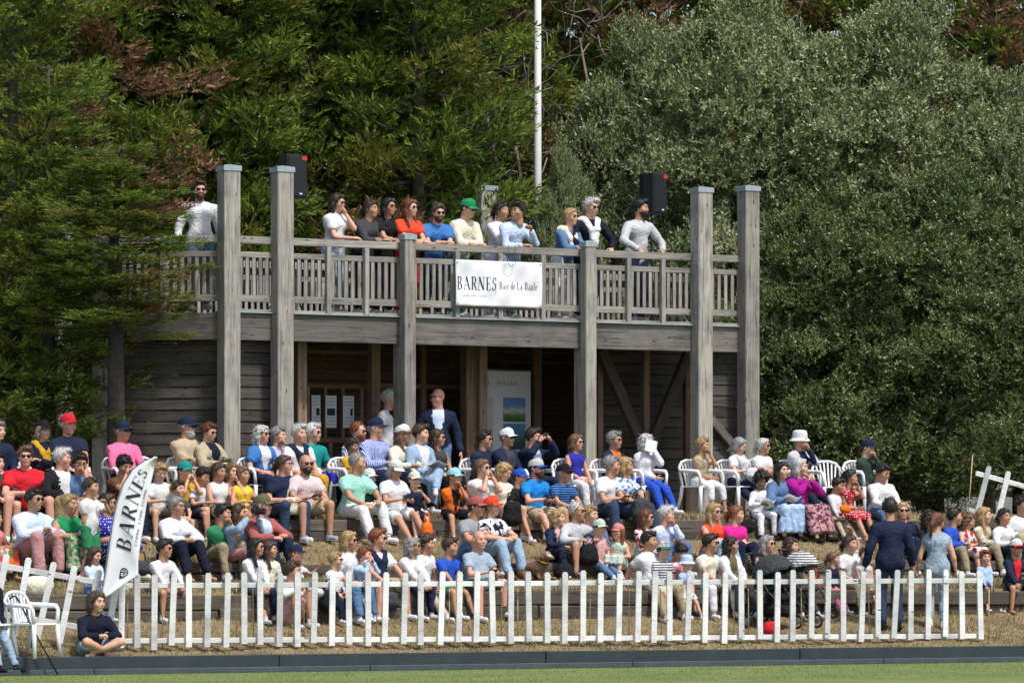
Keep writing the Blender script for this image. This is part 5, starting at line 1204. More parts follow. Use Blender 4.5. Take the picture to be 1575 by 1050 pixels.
# ------------------------------------------------------------------ top row on chairs
P('d0', 'D', -4, 664, 'person in navy jacket cut off by the left edge on a white chair', top=('navy', 'jacket'), bot=('navy', 'long'), hair=('short', 'grey'), yaw=35)
P('d1', 'D', 66, 662, 'person in black cap and dark jacket with a yellow scarf', sex='f', top=('darknavy', 'jacket'), bot=('black', 'long'), hair=('bob', 'mixed'), hat=('cap', 'black'), sg=0, scarf=('mustard', 'scarf'), pose='crossed', yaw=35, look=45)
P('d2', 'D', 105, 652, 'person in bright red cap and navy shirt below the cypress', top=('navy', 'short'), bot=('coral', 'shorts'), hair=('short', 'silver'), hat=('cap', 'red'), skin='pink', pose='knees', yaw=30, look=42, fat=.025)
P('d3', 'D', 188, 664, 'person in pink shirt and navy cap in front of the dark boards', top=('pink', 'long'), bot=('navy', 'long'), hair=('short', 'grey'), hat=('cap', 'navy'), sg=1, skin='tan', pose='lap', yaw=40, look=55, lean=-4, fat=.01)
P('d4', 'D', 287, 656, 'person in beige field shirt and navy cap', top=('beige', 'long'), bot=('khaki', 'long'), hair=('short', 'grey'), hat=('cap', 'navy'), sg=1, beard='silver', skin='tan', pose='crossed', yaw=45, look=68, lean=-2)
P('d5', 'D', 321, 664, 'person in beige jacket with dark top reading a booklet', sex='f', top=('beige', 'jacket'), vneck='darknavy', bot=('brown', 'skirt'), shoe='sandal', hair=('short', 'auburn'), sg=1, pose='phone', yaw=45, look=58, nod=10, lean=2, legs='cross', v=-.1)
P('d6', 'D', 402, 668, 'person with pale bob in blue blouse and sunglasses', sex='f', top=('blue', 'short'), bot=('navy', 'long'), hair=('wavy', 'silver'), sg=1, skin='pink', pose='lap', yaw=42, look=62, vneck='white')
P('d6b', 'D', 428, 672, 'person in lilac top with a hand raised to the eyes', sex='f', top=('lilac', 'long'), bot=('beige', 'long'), hair=('short', 'grey'), pose='chin', yaw=40, look=60, v=.5, s=.98)
P('d7', 'D', 459, 668, 'person in white shirt with navy sweater over the shoulders', top=('white', 'short'), bot=('mustard', 'long'), hair=('quiff', 'silver'), skin='pink', scarf=('navy', 'sweater'), pose='lap', yaw=35, look=48, v=-.1, fat=.01)
P('d8', 'D', 481, 666, 'person in teal shirt and sunglasses behind the navy sweater', top=('teal', 'short'), bot=('navy', 'long'), hair=('short', 'white'), sg=1, pose='lap', yaw=45, look=62, v=.4)
P('d9', 'D', 550, 664, 'person with reddish hair and sunglasses behind the striped shirt', top=('white', 'long', 'vstripe', 'blue'), bot=('navy', 'long'), hair=('recede', 'red'), beard='red', sg=1, skin='pink', pose='lap', yaw=45, look=65, v=.45)
P('d10', 'D', 577, 658, 'person in purple striped shirt and navy cap', top=('paleblue', 'long', 'vstripe', 'cobalt'), bot=('navy', 'long'), hair=('short', 'grey'), hat=('cap', 'navy'), skin='pink', pose='phone', yaw=45, look=72, v=-.05)
P('d11', 'D', 541, 690, 'small person with curly hair in mustard top', sex='f', top=('mustard', 'short'), bot=('mustard', 'long'), hair=('curly', 'dark'), skin='brown', pose='lap', yaw=40, look=50, v=-.25)
P('d12', 'D', 619, 668, 'person in cream jumper and white-fronted trucker cap', sex='f', top=('cream', 'long'), bot=('black', 'long'), hair=('longfront', 'light'), hat=('cap', 'white', 'brown'), skin='tan', pose='phone', yaw=45, look=68, v=-.05)
P('d13', 'D', 646, 668, 'person in denim jacket over white tee with legs crossed', top=('lightdenim', 'jacket'), vneck='white', bot=('lightdenim', 'long'), hair=('quiff', 'brown'), pose='lap', yaw=48, look=72, legs='cross', side=1, v=-.1)
P('d14', 'D', 672, 674, 'person in dark sleeveless top and sunglasses beside the denim jacket', sex='f', top=('charcoal', 'none'), bot=('black', 'long'), hair=('long', 'brown'), sg=1, skin='tan', pose='lap', yaw=45, look=68, v=.1)
P('d15', 'D', 744, 678, 'person in navy jumper with white collar and sunglasses', top=('navy', 'long'), vneck=None, bot=('navy', 'long'), hair=('short', 'dark'), sg=1, skin='tan', pose='lap', yaw=45, look=66, fat=.012)
P('d16', 'D', 779, 675, 'person in white cap and navy blazer', top=('navy', 'jacket'), vneck='charcoal', bot=('navy', 'long'), hair=('short', 'grey'), hat=('cap', 'white'), sg=1, skin='tan', pose='clasp', yaw=40, look=64)
P('d17', 'D', 819, 674, 'person in navy suit holding up a phone to film', top=('navy', 'jacket'), vneck='paleblue', bot=('navy', 'long'), hair=('quiff', 'dark'), sg=1, skin='pink', pose='photo', yaw=45, look=70)
P('d18', 'D', 885, 682, 'person in royal blue sleeveless top and white trousers', sex='f', top=('cobalt', 'none'), bot=('white', 'long'), hair=('bob', 'light'), sg=1, skin='pink', pose='lap', yaw=38, look=58)
P('d19', 'D', 944, 679, 'person in navy polo with orange collar', top=('navy', 'short'), vneck='orange', bot=('beige', 'long'), hair=('short', 'grey'), sg=1, skin='tan', pose='lap', yaw=40, look=62)
P('d20', 'D', 993, 681, 'person in white jacket and blue trousers holding a paper up to the mouth', sex='f', top=('white', 'jacket'), bot=('royal', 'long'), hair=('wavy', 'silver'), sg=1, pose='chin', side=1, yaw=40, look=55)
P('d21', 'D', 1080, 687, 'person in beige sleeveless top and white trousers with a hand at the mouth', sex='f', top=('beige', 'none', 'print', 'khaki'), bot=('white', 'crop'), shoe='sandal', hair=('short', 'blond'), skin='tan', pose='chin', side=1, yaw=45, look=66)
P('d22', 'D', 1136, 687, 'person in white tee and pale scarf looking down at the hands', sex='f', top=('white', 'short'), bot=('navy', 'long'), hair=('bob', 'grey'), scarf=('lightgrey', 'scarf'), pose='phone', yaw=50, look=65, nod=22)
P('d23', 'D', 1173, 688, 'person in plain white tee and sunglasses with folded arms', sex='f', top=('white', 'short'), bot=('white', 'long', 'dots', 'black'), hair=('tied', 'silver'), sg=1, skin='tan', pose='crossed', yaw=35, look=58)
P('d24', 'D', 1230, 678, 'person in white bucket hat and navy quilted vest', top=('lightgrey', 'long'), bot=('navy', 'long'), hair=('short', 'grey'), vneck='navy', hat=('bucket', 'white'), sg=1, skin='pink', pose='chin', side=1, yaw=45, look=66)
P('d25', 'D', 1333, 692, 'person in navy cap and dark green jacket with a hand over the mouth', top=('forest', 'jacket'), bot=('charcoal', 'long'), hair=('short', 'brown'), hat=('cap', 'navy'), pose='chin', side=1, yaw=40, look=62, nod=8, lean=12)
x, y = rowpt(1281, 6.9); chair(x, y, ground(x, y) - .01, R(20), 'empty white plastic chair in front of the hedge near the green jacket')
x, y = rowpt(236, 6.8); chair(x, y, ground(x, y) - .01, R(45), 'empty white plastic chair between the pink shirt and the beige field shirt')
# ------------------------------------------------------------------ upper step
P('c0', 'C', -6, 712, 'person in dark top cut off by the left edge on the upper step', top=('charcoal', 'long'), bot=('brick', 'shorts'), hair=('short', 'dark'), pose='clasp')
P('c1', 'C', 40, 700, 'person in red polo shirt and dark shorts on the upper step', top=('red', 'short'), bot=('black', 'shorts'), hair=('quiff', 'light'), sg=1, skin='pink', pose='clasp', yaw=15, look=15, lean=14)
P('c2', 'C', 95, 704, 'person in black blazer and mustard trousers on the upper step', top=('black', 'jacket'), vneck='white', bot=('tan', 'long'), hair=('quiff', 'silver'), skin='pink', pose='knees', yaw=45, look=75, lean=10)
P('c3', 'C', 124, 712, 'person in blue shirt and glasses looking down on the upper step', top=('denim', 'short'), bot=('palepink', 'shorts'), hair=('short', 'dark'), gl=1, skin='tan', pose='chin', side=1, yaw=20, look=15, nod=14, lean=16)
P('c4', 'C', 191, 716, 'person with dark curls bowing the head behind the flag', sex='f', top=('brown', 'short'), bot=('navy', 'long'), hair=('curly', 'black'), pose='face', skin='tan', yaw=30, look=35, nod=20, lean=14)
P('c5', 'C', 246, 728, 'small person in white polo just right of the flag', top=('white', 'short'), bot=('beige', 'shorts'), hair=('quiff', 'blond'), pose='phone', yaw=25, look=30, nod=22, lean=10)
P('c6', 'C', 284, 727, 'small person in green cap and mustard top with hands at the face', top=('mustard', 'short'), bot=('charcoal', 'shorts'), hair=('short', 'brown'), hat=('cap', 'teal'), pose='face', yaw=35, look=45, lean=12)
P('c7', 'C', 311, 735, 'small person in white polo beside the green cap', top=('white', 'short'), bot=('navy', 'shorts'), hair=('short', 'dark'), skin='tan', pose='phone', yaw=35, look=50, nod=20, lean=14)
P('c8', 'C', 336, 726, 'small person in white sleeveless top with brown hair', sex='f', top=('white', 'none'), bot=('beige', 'shorts'), hair=('tied', 'brown'), skin='tan', pose='clasp', yaw=35, look=50, nod=8, lean=12)
P('c9', 'C', 356, 727, 'small person in pale pink top between two other children', sex='f', top=('palepink', 'none'), bot=('beige', 'shorts'), hair=('bob', 'light'), pose='chin', yaw=30, look=42, v=.12)
P('c10', 'C', 373, 732, 'small person in bright yellow top', sex='f', top=('yellow', 'none'), bot=('yellow', 'shorts'), hair=('pony', 'light'), skin='tan', pose='phone', yaw=35, look=50)
P('c10b', 'C', 274, 756, 'small person with brown hair sitting low below the green cap', top=('charcoal', 'short'), bot=('navy', 'shorts'), hair=('short', 'brown'), pose='knees', yaw=30, look=45, v=-.35, dz=-.15)
P('c11', 'C', 437, 714, 'person in navy tee and jeans with a cream handbag', sex='f', top=('navy', 'short'), bot=('darkdenim', 'long'), hair=('tied', 'brown'), gl=1, skin='pink', pose='lap', yaw=30, look=62, fat=.03)
P('c12', 'C', 470, 714, 'person with shaved head in pink striped shirt and beige shorts', top=('palepink', 'short', 'vstripe', 'white'), bot=('beige', 'shorts'), hair=None, beard='dark', sg=1, skin='tan', pose='phone', yaw=30, look=25, lean=12, shoe='steel')
P('c13', 'C', 549, 712, 'person in mint polo and white trousers', top=('mint', 'short'), bot=('white', 'long'), hair=('recede', 'grey'), skin='tan', pose='knees', yaw=40, look=70, lean=14)
P('c14', 'C', 567, 738, 'small person in white cap and dark green top behind the mint polo', top=('darkgreen', 'short'), bot=('navy', 'shorts'), hair=('short', 'brown'), hat=('cap', 'white'), pose='lap', yaw=35, look=45, v=.15)
P('c15', 'C', 607, 722, 'person in white cap, white polo and white shorts looking at a phone', sex='f', top=('white', 'short'), bot=('white', 'shorts'), hair=('bob', 'grey'), hat=('cap', 'white'), skin='tan', pose='phone', yaw=40, look=45, nod=20, lean=14, fat=.025)
P('c16', 'C', 637, 742, 'small person in beige cap drinking from a bottle', top=('navy', 'short'), bot=('navy', 'shorts'), hair=('short', 'light'), hat=('cap', 'cream'), pose='hold', yaw=25, look=25)
P('c17', 'C', 698, 737, 'small person in orange tee and black waistcoat under a pale blue cap', top=('orange', 'short'), bot=('black', 'shorts'), hair=('short', 'brown'), hat=('cap', 'aqua'), skin='tan', vneck='black', pose='chin', side=1, yaw=35, look=60, lean=14)
P('c18', 'C', 741, 720, 'person in white tee with both hands clasped at the mouth', sex='f', top=('white', 'short'), bot=('lilac', 'shorts'), hair=('tied', 'light'), sg=1, pose='face', yaw=40, look=60, lean=12, shoe='red')
P('c19', 'C', 774, 726, 'person in cream top bending the head down', sex='f', top=('cream', 'short'), bot=('white', 'shorts'), hair=('wavy', 'blond'), pose='lap', yaw=45, look=60, nod=24, lean=14)
P('c20', 'C', 798, 738, 'small person in plain blue cap and dark top', top=('black', 'short'), bot=('black', 'shorts'), hair=('short', 'brown'), hat=('cap', 'royal'), skin='tan', pose='lap', yaw=45, look=65)
P('c21', 'C', 824, 722, 'person in bright blue tee and white-fronted cap', top=('azure', 'short'), bot=('beige', 'shorts'), hair=('short', 'brown'), hat=('cap', 'lightgrey', 'royal'), beard='brown', sg=1, pose='phone', yaw=40, look=60, lean=12, skin='pink')
P('c22', 'C', 866, 730, 'person in black cap and navy striped polo', top=('blue', 'short', 'hstripe', 'navy'), bot=('beige', 'shorts'), hair=('short', 'grey'), hat=('cap', 'black'), sg=1, skin='tan', pose='clasp', yaw=40, look=58, lean=12)
P('c23', 'C', 939, 716, 'person in white polo and dark jeans turning to the right', top=('white', 'short'), bot=('darkdenim', 'long'), hair=('short', 'grey'), skin='tan', pose='phone', yaw=48, look=75, lean=16)
P('c24', 'C', 960, 716, 'person in blue and white patterned top behind the white polo', sex='f', top=('white', 'short', 'print', 'blue'), bot=('darkdenim', 'long'), hair=('bob', 'blond'), skin='tan', pose='clasp', yaw=45, look=72, lean=12, smile=1, v=.1)
P('c25', 'C', 1170, 742, 'small person with black curls in white outfit with black side stripes', sex='f', top=('white', 'long'), bot=('white', 'long'), shoe='black', hair=('bigcurl', 'black'), skin='brown', pose='phone', yaw=15, look=12, nod=20, lean=12)
P('c26', 'C', 1201, 724, 'person with long black hair in blue denim jacket and blue dress', sex='f', top=('denim', 'jacket'), bot=('sky', 'longskirt'), hair=('longfront', 'black'), shoe='black', pose='phone', yaw=25, look=45)
P('c27', 'C', 1229, 718, 'person in magenta cardigan and patterned long skirt raising both hands', sex='f', top=('purple', 'long'), bot=('dustypink', 'longskirt', 'print', 'plum'), shoe='black', hair=('bob', 'silver'), pose='clap', yaw=40, look=66)
P('c28', 'C', 1287, 750, 'small person in white shirt and beige trousers with an orange bag', top=('white', 'long'), bot=('beige', 'long'), hair=('quiff', 'dark'), skin='tan', pose='clasp', yaw=35, look=55, lean=16, nod=14)
P('c29', 'C', 1306, 736, 'person in red dotted dress with bare legs', sex='f', top=('crimson', 'dress', 'dots', 'white'), bot=('crimson', 'skirtshort', 'dots', 'white'), shoe='sandal', hair=('tied', 'black'), skin='tan', pose='chin', side=1, yaw=40, look=70, lean=14)
P('c30', 'C', 1356, 728, 'person in white shirt and jeans looking down beside the red dotted dress', top=('white', 'long'), bot=('denim', 'long'), hair=('short', 'dark'), skin='tan', pose='clasp', yaw=30, look=40, nod=20, lean=14)
# ------------------------------------------------------------------ middle step
P('b00', 'B', -8, 800, 'person in colourful flowered skirt at the left edge', sex='f', top=('coral', 'none'), bot=('red', 'longskirt', 'multi', 'pink'), hair=('long', 'brown'), skin='tan', pose='lap', shoe='sandal', yaw=45)
P('b0', 'B', 52, 760, 'person in pale blue shirt and dusty pink trousers', top=('paleblue', 'long'), bot=('dustypink', 'long'), shoe='brown', hair=('short', 'dark'), sg=1, skin='tan', pose='clasp', yaw=45, look=55, lean=14)
P('b1', 'B', 107, 774, 'person in green sleeveless dress beside the pale blue shirt', sex='f', top=('green', 'dress'), bot=('grassgreen', 'longskirt', 'print', 'beige'), hair=('bun', 'blond'), skin='tan', pose='knees', yaw=40, look=55, lean=14)
P('b2', 'S', 139, 752, 'small person standing in white tee and green shorts', top=('white', 'short'), bot=('grassgreen', 'shorts'), hair=('short', 'brown'), skin='tan', pose='hold', side=1, yaw=60, look=70, lean=4, v=3.55)
P('b3', 'B', 165, 772, 'person in navy dotted dress half hidden by the flag', sex='f', top=('cobalt', 'dress', 'dots', 'white'), bot=('cobalt', 'skirt', 'dots', 'white'), hair=('tied', 'dark'), sg=1, skin='tan', pose='hold', yaw=50, look=75)
P('b4', 'B', 271, 778, 'person in loose white shirt and navy trousers with legs stretched out', sex='f', top=('white', 'long'), bot=('darknavy', 'long'), shoe='bare', hair=('bun', 'grey'), gl=1, skin='tan', pose='clasp', yaw=40, look=60, lean=14, ff=.18)
P('b5', 'B', 342, 792, 'person in green polo and beige trousers with a hand at the ear', top=('grassgreen', 'short'), bot=('khaki', 'long'), hair=('quiff', 'black'), skin='tan', pose='chin', side=1, yaw=45, look=70, lean=20)
P('b6', 'B', 366, 790, 'person in pale denim shirt photographing with a black camera', sex='f', top=('lightdenim', 'long'), bot=('dustypink', 'long'), hair=('long', 'brown'), skin='tan', pose='photo', yaw=48, look=70, lean=12, v=-.05)
P('b7', 'B', 403, 777, 'person in brick red jacket and olive cap', top=('brick', 'jacket'), vneck='paleblue', bot=('navy', 'long'), hair=('short', 'grey'), hat=('cap', 'olive'), gl=1, skin='pink', pose='knees', yaw=48, look=70, lean=12)
P('b8', 'B', 731, 780, 'person in faded red cap and grey tee', top=('grey', 'short'), bot=('denim', 'shorts'), hair=('short', 'dark'), hat=('cap', 'brick'), sg=1, skin='tan', pose='clasp', yaw=45, look=68, lean=16)
P('b9', 'B', 755, 778, 'person in bright red cap and black and white top', sex='f', top=('white', 'short', 'floral', 'black'), bot=('lightdenim', 'long'), hair=('tied', 'light'), hat=('cap', 'redorange'), pose='knees', yaw=40, look=68, shoe='brown')
P('b10', 'B', 857, 798, 'person in navy jacket with pink collar beside the dog', sex='f', top=('navy', 'jacket'), vneck='palepink', bot=('navy', 'long'), hair=('wavy', 'blond'), pose='clasp', yaw=38, look=60, lean=12)
P('b11', 'B', 886, 788, 'person in pale grey sweater and beige shorts', top=('lightgrey', 'long'), bot=('beige', 'shorts'), shoe='brown', hair=('recede', 'silver'), sg=1, skin='tan', pose='knees', yaw=40, look=60, lean=14)
P('b11b', 'B', 907, 794, 'small person with blond hair peeping behind the pale grey sweater', top=('sky', 'short'), bot=('denim', 'long'), hair=('short', 'blond'), pose='lap', yaw=35, look=50, v=.25)
P('b12', 'B', 921, 816, 'small person in pale green cap', top=('palepink', 'short'), bot=('denim', 'long'), hair=('short', 'light'), hat=('cap', 'palegreen'), pose='lap', yaw=30, look=45, v=-.2, dz=-.08, legs='ext')
P('b13', 'B', 951, 821, 'small person in pink cap and pale green dress', sex='f', top=('palegreen', 'dress'), bot=('palegreen', 'skirt'), hair=('long', 'red'), hat=('cap', 'coral'), pose='lap', yaw=-20, look=-40, v=-.25, dz=-.1)
P('b14', 'B', 993, 798, 'person in white blouse with pink flowers', sex='f', top=('white', 'long', 'floral', 'crimson'), bot=('white', 'long'), hair=('long', 'auburn'), sg=1, skin='tan', pose='clasp', yaw=40, look=66)
P('b15', 'B', 1023, 794, 'person in pale blue shirt resting a hand on the cheek', top=('paleblue', 'long'), bot=('denim', 'long'), hair=('quiff', 'silver'), skin='pink', pose='chin', side=1, yaw=45, look=72, lean=14)
P('b16', 'B', 1097, 788, 'person in orange-red sleeveless top with long hair', sex='f', top=('redorange', 'none'), bot=('lightdenim', 'long'), hair=('longfront', 'blond'), sg=1, skin='pink', pose='clasp', yaw=35, look=45, smile=1)
P('b17', 'B', 1131, 792, 'person in magenta tee and dark jeans with folded arms', sex='f', top=('magenta', 'short'), bot=('navy', 'long'), hair=('tied', 'red'), pose='crossed', yaw=40, look=68, smile=1, lean=14)
P('b18', 'B', 1388, 786, 'person with pale hair and sunglasses behind the navy hooded jacket', sex='f', top=('navy', 'long'), bot=('navy', 'long'), hair=('wavy', 'blond'), sg=1, skin='pink', pose='lap', yaw=10, look=5, smile=1, v=.2)
P('b19', 'B', 1428, 800, 'person in black top crouched behind the patterned vest', top=('black', 'long'), bot=('black', 'long'), hair=('curlong', 'dark'), skin='tan', pose='knees', yaw=40, look=60, lean=14)
P('b20', 'B', 1466, 797, 'person in royal blue shirt and khaki trousers holding a cup', top=('royal', 'long'), bot=('khaki', 'long'), hair=('short', 'dark'), skin='tan', pose='phone', yaw=55, look=80, lean=12)
P('b21', 'B', 1487, 802, 'person in red and white flowered dress looking down', sex='f', top=('white', 'dress', 'floral', 'red'), bot=('white', 'skirt', 'floral', 'red'), hair=('curlong', 'light'), pose='phone', yaw=50, look=75, nod=22, lean=14)
P('b22', 'B', 1512, 794, 'person with very long fair hair in beige blouse', sex='f', top=('beige', 'long', 'print', 'cream'), bot=('khaki', 'long'), hair=('longfront', 'blond'), pose='clasp', yaw=45, look=70, v=.15)
P('b23', 'B', 1543, 796, 'person in white shirt with dark hair tied back near the right edge', sex='f', top=('white', 'long'), bot=('navy', 'long'), hair=('tied', 'dark'), skin='tan', pose='phone', yaw=35, look=40)
P('b24', 'B', 1571, 776, 'person in white shirt and sunglasses cut off by the right edge', top=('white', 'long'), bot=('beige', 'long'), hair=('quiff', 'dark'), sg=1, skin='tan', pose='lap', yaw=30, look=45, v=.2)
# ------------------------------------------------------------------ lowest step
P('a1', 'A', 145, 857, 'small person in pale blue shirt with long hair left of the flag', sex='f', top=('paleblue', 'long'), bot=('denim', 'long'), hair=('longfront', 'brown'), pose='clasp', yaw=40, look=55, nod=15)
P('a2', 'A', 252, 847, 'small person in white shirt and sunglasses right of the flag', top=('white', 'long'), bot=('tan', 'shorts'), hair=('quiff', 'dark'), sg=1, skin='tan', pose='knees', yaw=40, look=70, lean=14)
P('a3', 'A', 393, 843, 'person with long black hair in white shirt and grey jeans', sex='f', top=('white', 'long'), bot=('charcoal', 'crop'), hair=('longfront', 'black'), sg=1, skin='tan', pose='clasp', yaw=45, look=70, lean=14)
P('a4', 'A', 414, 848, 'small person with long brown hair beside the white shirt', sex='f', top=('cream', 'short'), bot=('navy', 'long'), hair=('longfront', 'brown'), skin='tan', pose='lap', yaw=42, look=65, v=.05)
P('a5', 'A', 454, 856, 'small person in navy cap stretching an arm out to point', top=('white', 'short'), bot=('navy', 'shorts'), hair=('short', 'red'), hat=('cap', 'navy'), skin='pink', pose='point', side=1, yaw=60, look=72, v=.05)
P('a6', 'G', 449, 880, 'small person in pale striped shirt sitting low in front of the step', top=('lightgrey', 'long', 'vstripe', 'white'), bot=('palepink', 'shorts'), hair=('short', 'brown'), skin='tan', pose='knees', legs='up', yaw=45, look=68, v=.45, dz=.02)
P('a7', 'A', 536, 832, 'person in white tee and sunglasses with blond hair', sex='f', top=('white', 'short'), bot=('denim', 'long'), hair=('bob', 'blond'), sg=1, skin='tan', pose='lap', yaw=40, look=66)
P('a8', 'A', 515, 866, 'small person in white shirt and blue-lensed glasses', top=('white', 'long'), bot=('navy', 'long'), hair=('short', 'blond'), sg=1, pose='lap', yaw=45, look=70, v=-.2, dz=-.06)
P('a9', 'A', 560, 858, 'small person with reddish hair in blue shirt', top=('sky', 'long'), bot=('lightdenim', 'long'), hair=('short', 'red'), skin='pink', pose='face', yaw=40, look=62, v=-.1)
P('a10', 'A', 580, 830, 'person in white tee with navy sweater on the shoulders on the lowest step', top=('white', 'short'), bot=('beige', 'shorts'), hair=('quiff', 'red'), sg=1, skin='pink', scarf=('navy', 'sweater'), pose='knees', yaw=42, look=72)
P('a11', 'A', 634, 842, 'person with grey hair in white jacket and navy trousers', sex='f', top=('white', 'jacket'), bot=('navy', 'long'), hair=('wavy', 'grey'), sg=1, skin='tan', pose='knees', yaw=45, look=68, lean=16)
P('a12', 'A', 655, 838, 'person in white shirt with dark curls behind the white jacket', sex='f', top=('white', 'short'), bot=('beige', 'long'), hair=('curly', 'brown'), skin='tan', pose='clasp', yaw=45, look=68, lean=12, v=.1)
P('a13', 'A', 691, 844, 'small person in royal blue polo', top=('royal', 'short'), bot=('grassgreen', 'shorts'), hair=('quiff', 'brown'), skin='tan', shoe='navy', pose='clasp', yaw=45, look=70, lean=14)
P('a14', 'A', 736, 832, 'person with bald head in grey-blue polo holding a phone', top=('steel', 'short'), bot=('charcoal', 'shorts'), hair=None, skin='pink', pose='phone', yaw=40, look=35, lean=16, fat=.05, smile=1)
P('a15', 'A', 998, 834, 'person in white and grey tee leaning back on one arm', top=('white', 'short'), bot=('khaki', 'long'), hair=('short', 'dark'), skin='tan', pose='back', yaw=35, look=65, lean=-6)
P('a16', 'A', 1019, 850, 'small person in navy striped top and white visor', top=('white', 'short', 'hstripe', 'navy'), bot=('palegreen', 'shorts'), hair=('short', 'brown'), hat=('visor', 'white', 'green'), pose='lap', yaw=35, look=40, v=-.08)
P('a17', 'A', 1045, 852, 'person with black hair bun bowing the head', sex='f', top=('coral', 'short', 'floral', 'white'), bot=('navy', 'shorts'), hair=('bun', 'black'), skin='tan', shoe='darkdenim', pose='lap', yaw=35, look=40, nod=38, lean=18)
P('a18', 'A', 1056, 872, 'small person in pale blue sun hat held close', top=('sky', 'short'), bot=('white', 'shorts'), hair=('short', 'light'), hat=('bucket', 'paleblue'), pose='lap', yaw=35, look=45, v=-.28, dz=-.05)
P('a19', 'A', 1091, 838, 'person in cream polo and white trousers with sunglasses', top=('cream', 'short'), bot=('white', 'long'), hair=('quiff', 'dark'), sg=1, skin='tan', pose='clasp', yaw=40, look=68, lean=12)
P('a20', 'A', 1123, 840, 'person in white jacket with dark bag strap across the chest', sex='f', top=('white', 'jacket'), vneck='olive', bot=('charcoal', 'long'), hair=('wavy', 'dark'), skin='tan', pose='clasp', yaw=40, look=65, lean=12, smile=1)
P('a21', 'A', 1179, 838, 'person with long grey hair in black sleeveless top', sex='f', top=('charcoal', 'none'), bot=('black', 'long'), hair=('long', 'grey'), sg=1, skin='pink', pose='lap', yaw=35, look=50, smile=1)
P('a22', 'A', 1216, 842, 'person with brown curls in white and pink top behind the pushchair', sex='f', top=('white', 'long', 'print', 'palepink'), bot=('charcoal', 'long'), hair=('curlong', 'brown'), skin='pink', pose='clasp', yaw=40, look=62, smile=1)
P('a23', 'A', 1281, 864, 'small person in navy sweater and pink trousers', sex='f', top=('navy', 'long'), bot=('pink', 'long'), hair=('tied', 'light'), pose='lap', yaw=50, look=75, v=-.1)
P('a24', 'A', 1306, 838, 'person in white top raising an arm over the head', sex='f', top=('white', 'short'), bot=('khaki', 'long'), hair=('tied', 'brown'), pose='raise', side=1, yaw=40, look=50, v=.15)
P('a24b', 'A', 1329, 858, 'small person in pale grey top next to the raised arm', top=('lightgrey', 'none'), bot=('khaki', 'shorts'), hair=('short', 'light'), pose='lap', yaw=15, look=20, v=-.08)
P('a25', 'A', 1514, 862, 'small person in pale blue sweater near the end of the fence', top=('sky', 'long'), bot=('navy', 'shorts'), hair=('short', 'red'), skin='pink', pose='knees', yaw=35, look=20)
P('a26', 'A', 1561, 846, 'person in red and white cap and navy jacket over red tee', top=('navy', 'jacket'), vneck='red', bot=('navy', 'shorts'), shoe='sandal', hair=('short', 'dark'), hat=('cap', 'white', 'red'), sg=1, skin='tan', pose='knees', yaw=30, look=30, lean=14)
P('s1', 'S', 1369, 782, 'person standing with the back turned in navy hooded jacket and dark jeans', top=('navy', 'jacket'), bot=('darkdenim', 'long'), hair=('short', 'dark'), pose='down', skin='tan', yaw=185, look=178, lean=2, v=1.15, shoe='black')
P('s2', 'S', 1441, 803, 'person standing with the back turned in patterned blue vest and pale jeans', sex='f', top=('greyblue', 'vest', 'print', 'steel'), bot=('lightdenim', 'long'), hair=('pony', 'auburn'), pose='down', yaw=170, look=150, lean=2, v=1.25)
P('f1', 'G', 148, 927, 'small person in navy jumper sitting cross-legged on the kerb before the fence', top=('darknavy', 'long'), bot=('lightdenim', 'shorts'), shoe='bare', hair=('bob', 'brown'), pose='clasp', legs='indian', yaw=30, look=45, lean=16, v=-1.12, nod=4)
# ------------------------------------------------------------------ things held or set down
def held(key, q, name, me, mats, label, cat, off=(0, 0, 0), rot=None):
    p = HN[key][1][q] + HN[key][2][q] * .09; Mx = Matrix.Translation(p + Vector(off)) @ (rot or Matrix.Identity(4)); return tag(add(name, me, mats, None, Mx), label, cat)
def between(key): a = HN[key]; return ((a[1][1] + a[2][1] * .1) + (a[1][-1] + a[2][-1] * .1)) / 2
def phone(): b = MB(); b.box((0, 0, 0), (.15, .012, .075), .004); b.box((.055, .008, .02), (.025, .006, .025), .002, 1); return b.mesh('phone')
M_SCREEN = plain('phone_glass', (.02, .022, .026), .1, 0, .1)
for key, lab, rz, rx in (('d17', 'dark smartphone held up sideways by the person in the navy suit', R(60), 0), ('c15', 'smartphone held low by the person in white cap and white shorts', R(40), R(60)), ('a14', 'dark smartphone in the hands of the person in grey-blue polo', R(40), R(50)), ('c21', 'smartphone held by the person in the bright blue tee', R(40), R(60)), ('c12', 'smartphone held by the person in the pink striped shirt', R(30), R(60)), ('b21', 'smartphone held by the person in the red and white flowered dress', R(50), R(50)), ('c23', 'smartphone held by the person in the white polo and dark jeans', R(50), R(55))):
    tag(add('smartphone', phone(), [M_SCREEN, M_BLACK], None, Matrix.Translation(between(key)) @ Matrix.Rotation(rz, 4, 'Z') @ Matrix.Rotation(rx, 4, 'X')), lab, 'phone')
b = MB(); b.box((0, 0, 0), (.15, .07, .10), .015); b.box((0, -.01, .06), (.06, .06, .035), .01); b.tube([(0, -.03, -.005), (0, -.12, -.005)], [.04, .045], 12); b.tube([(0, -.12, -.005), (0, -.145, -.005)], [.048, .05], 12)
tag(add('camera', b.mesh('camera'), M_BLACK, None, Matrix.Translation(between('b6')) @ Matrix.Rotation(R(70), 4, 'Z')), 'black camera with a lens held by the person in pale denim shirt', 'camera')
b = MB(); b.tube([(0, 0, -.09), (0, 0, .06)], [.016, .02], 8); b.ell((0, 0, .085), (.028, .028, .035))
held('k9', 1, 'microphone', b.mesh('microphone', True), M_BLACK, 'black microphone in the hand of the person in the pale blue shirt', 'microphone', (0, 0, .03), Matrix.Rotation(R(35), 4, 'Y'))
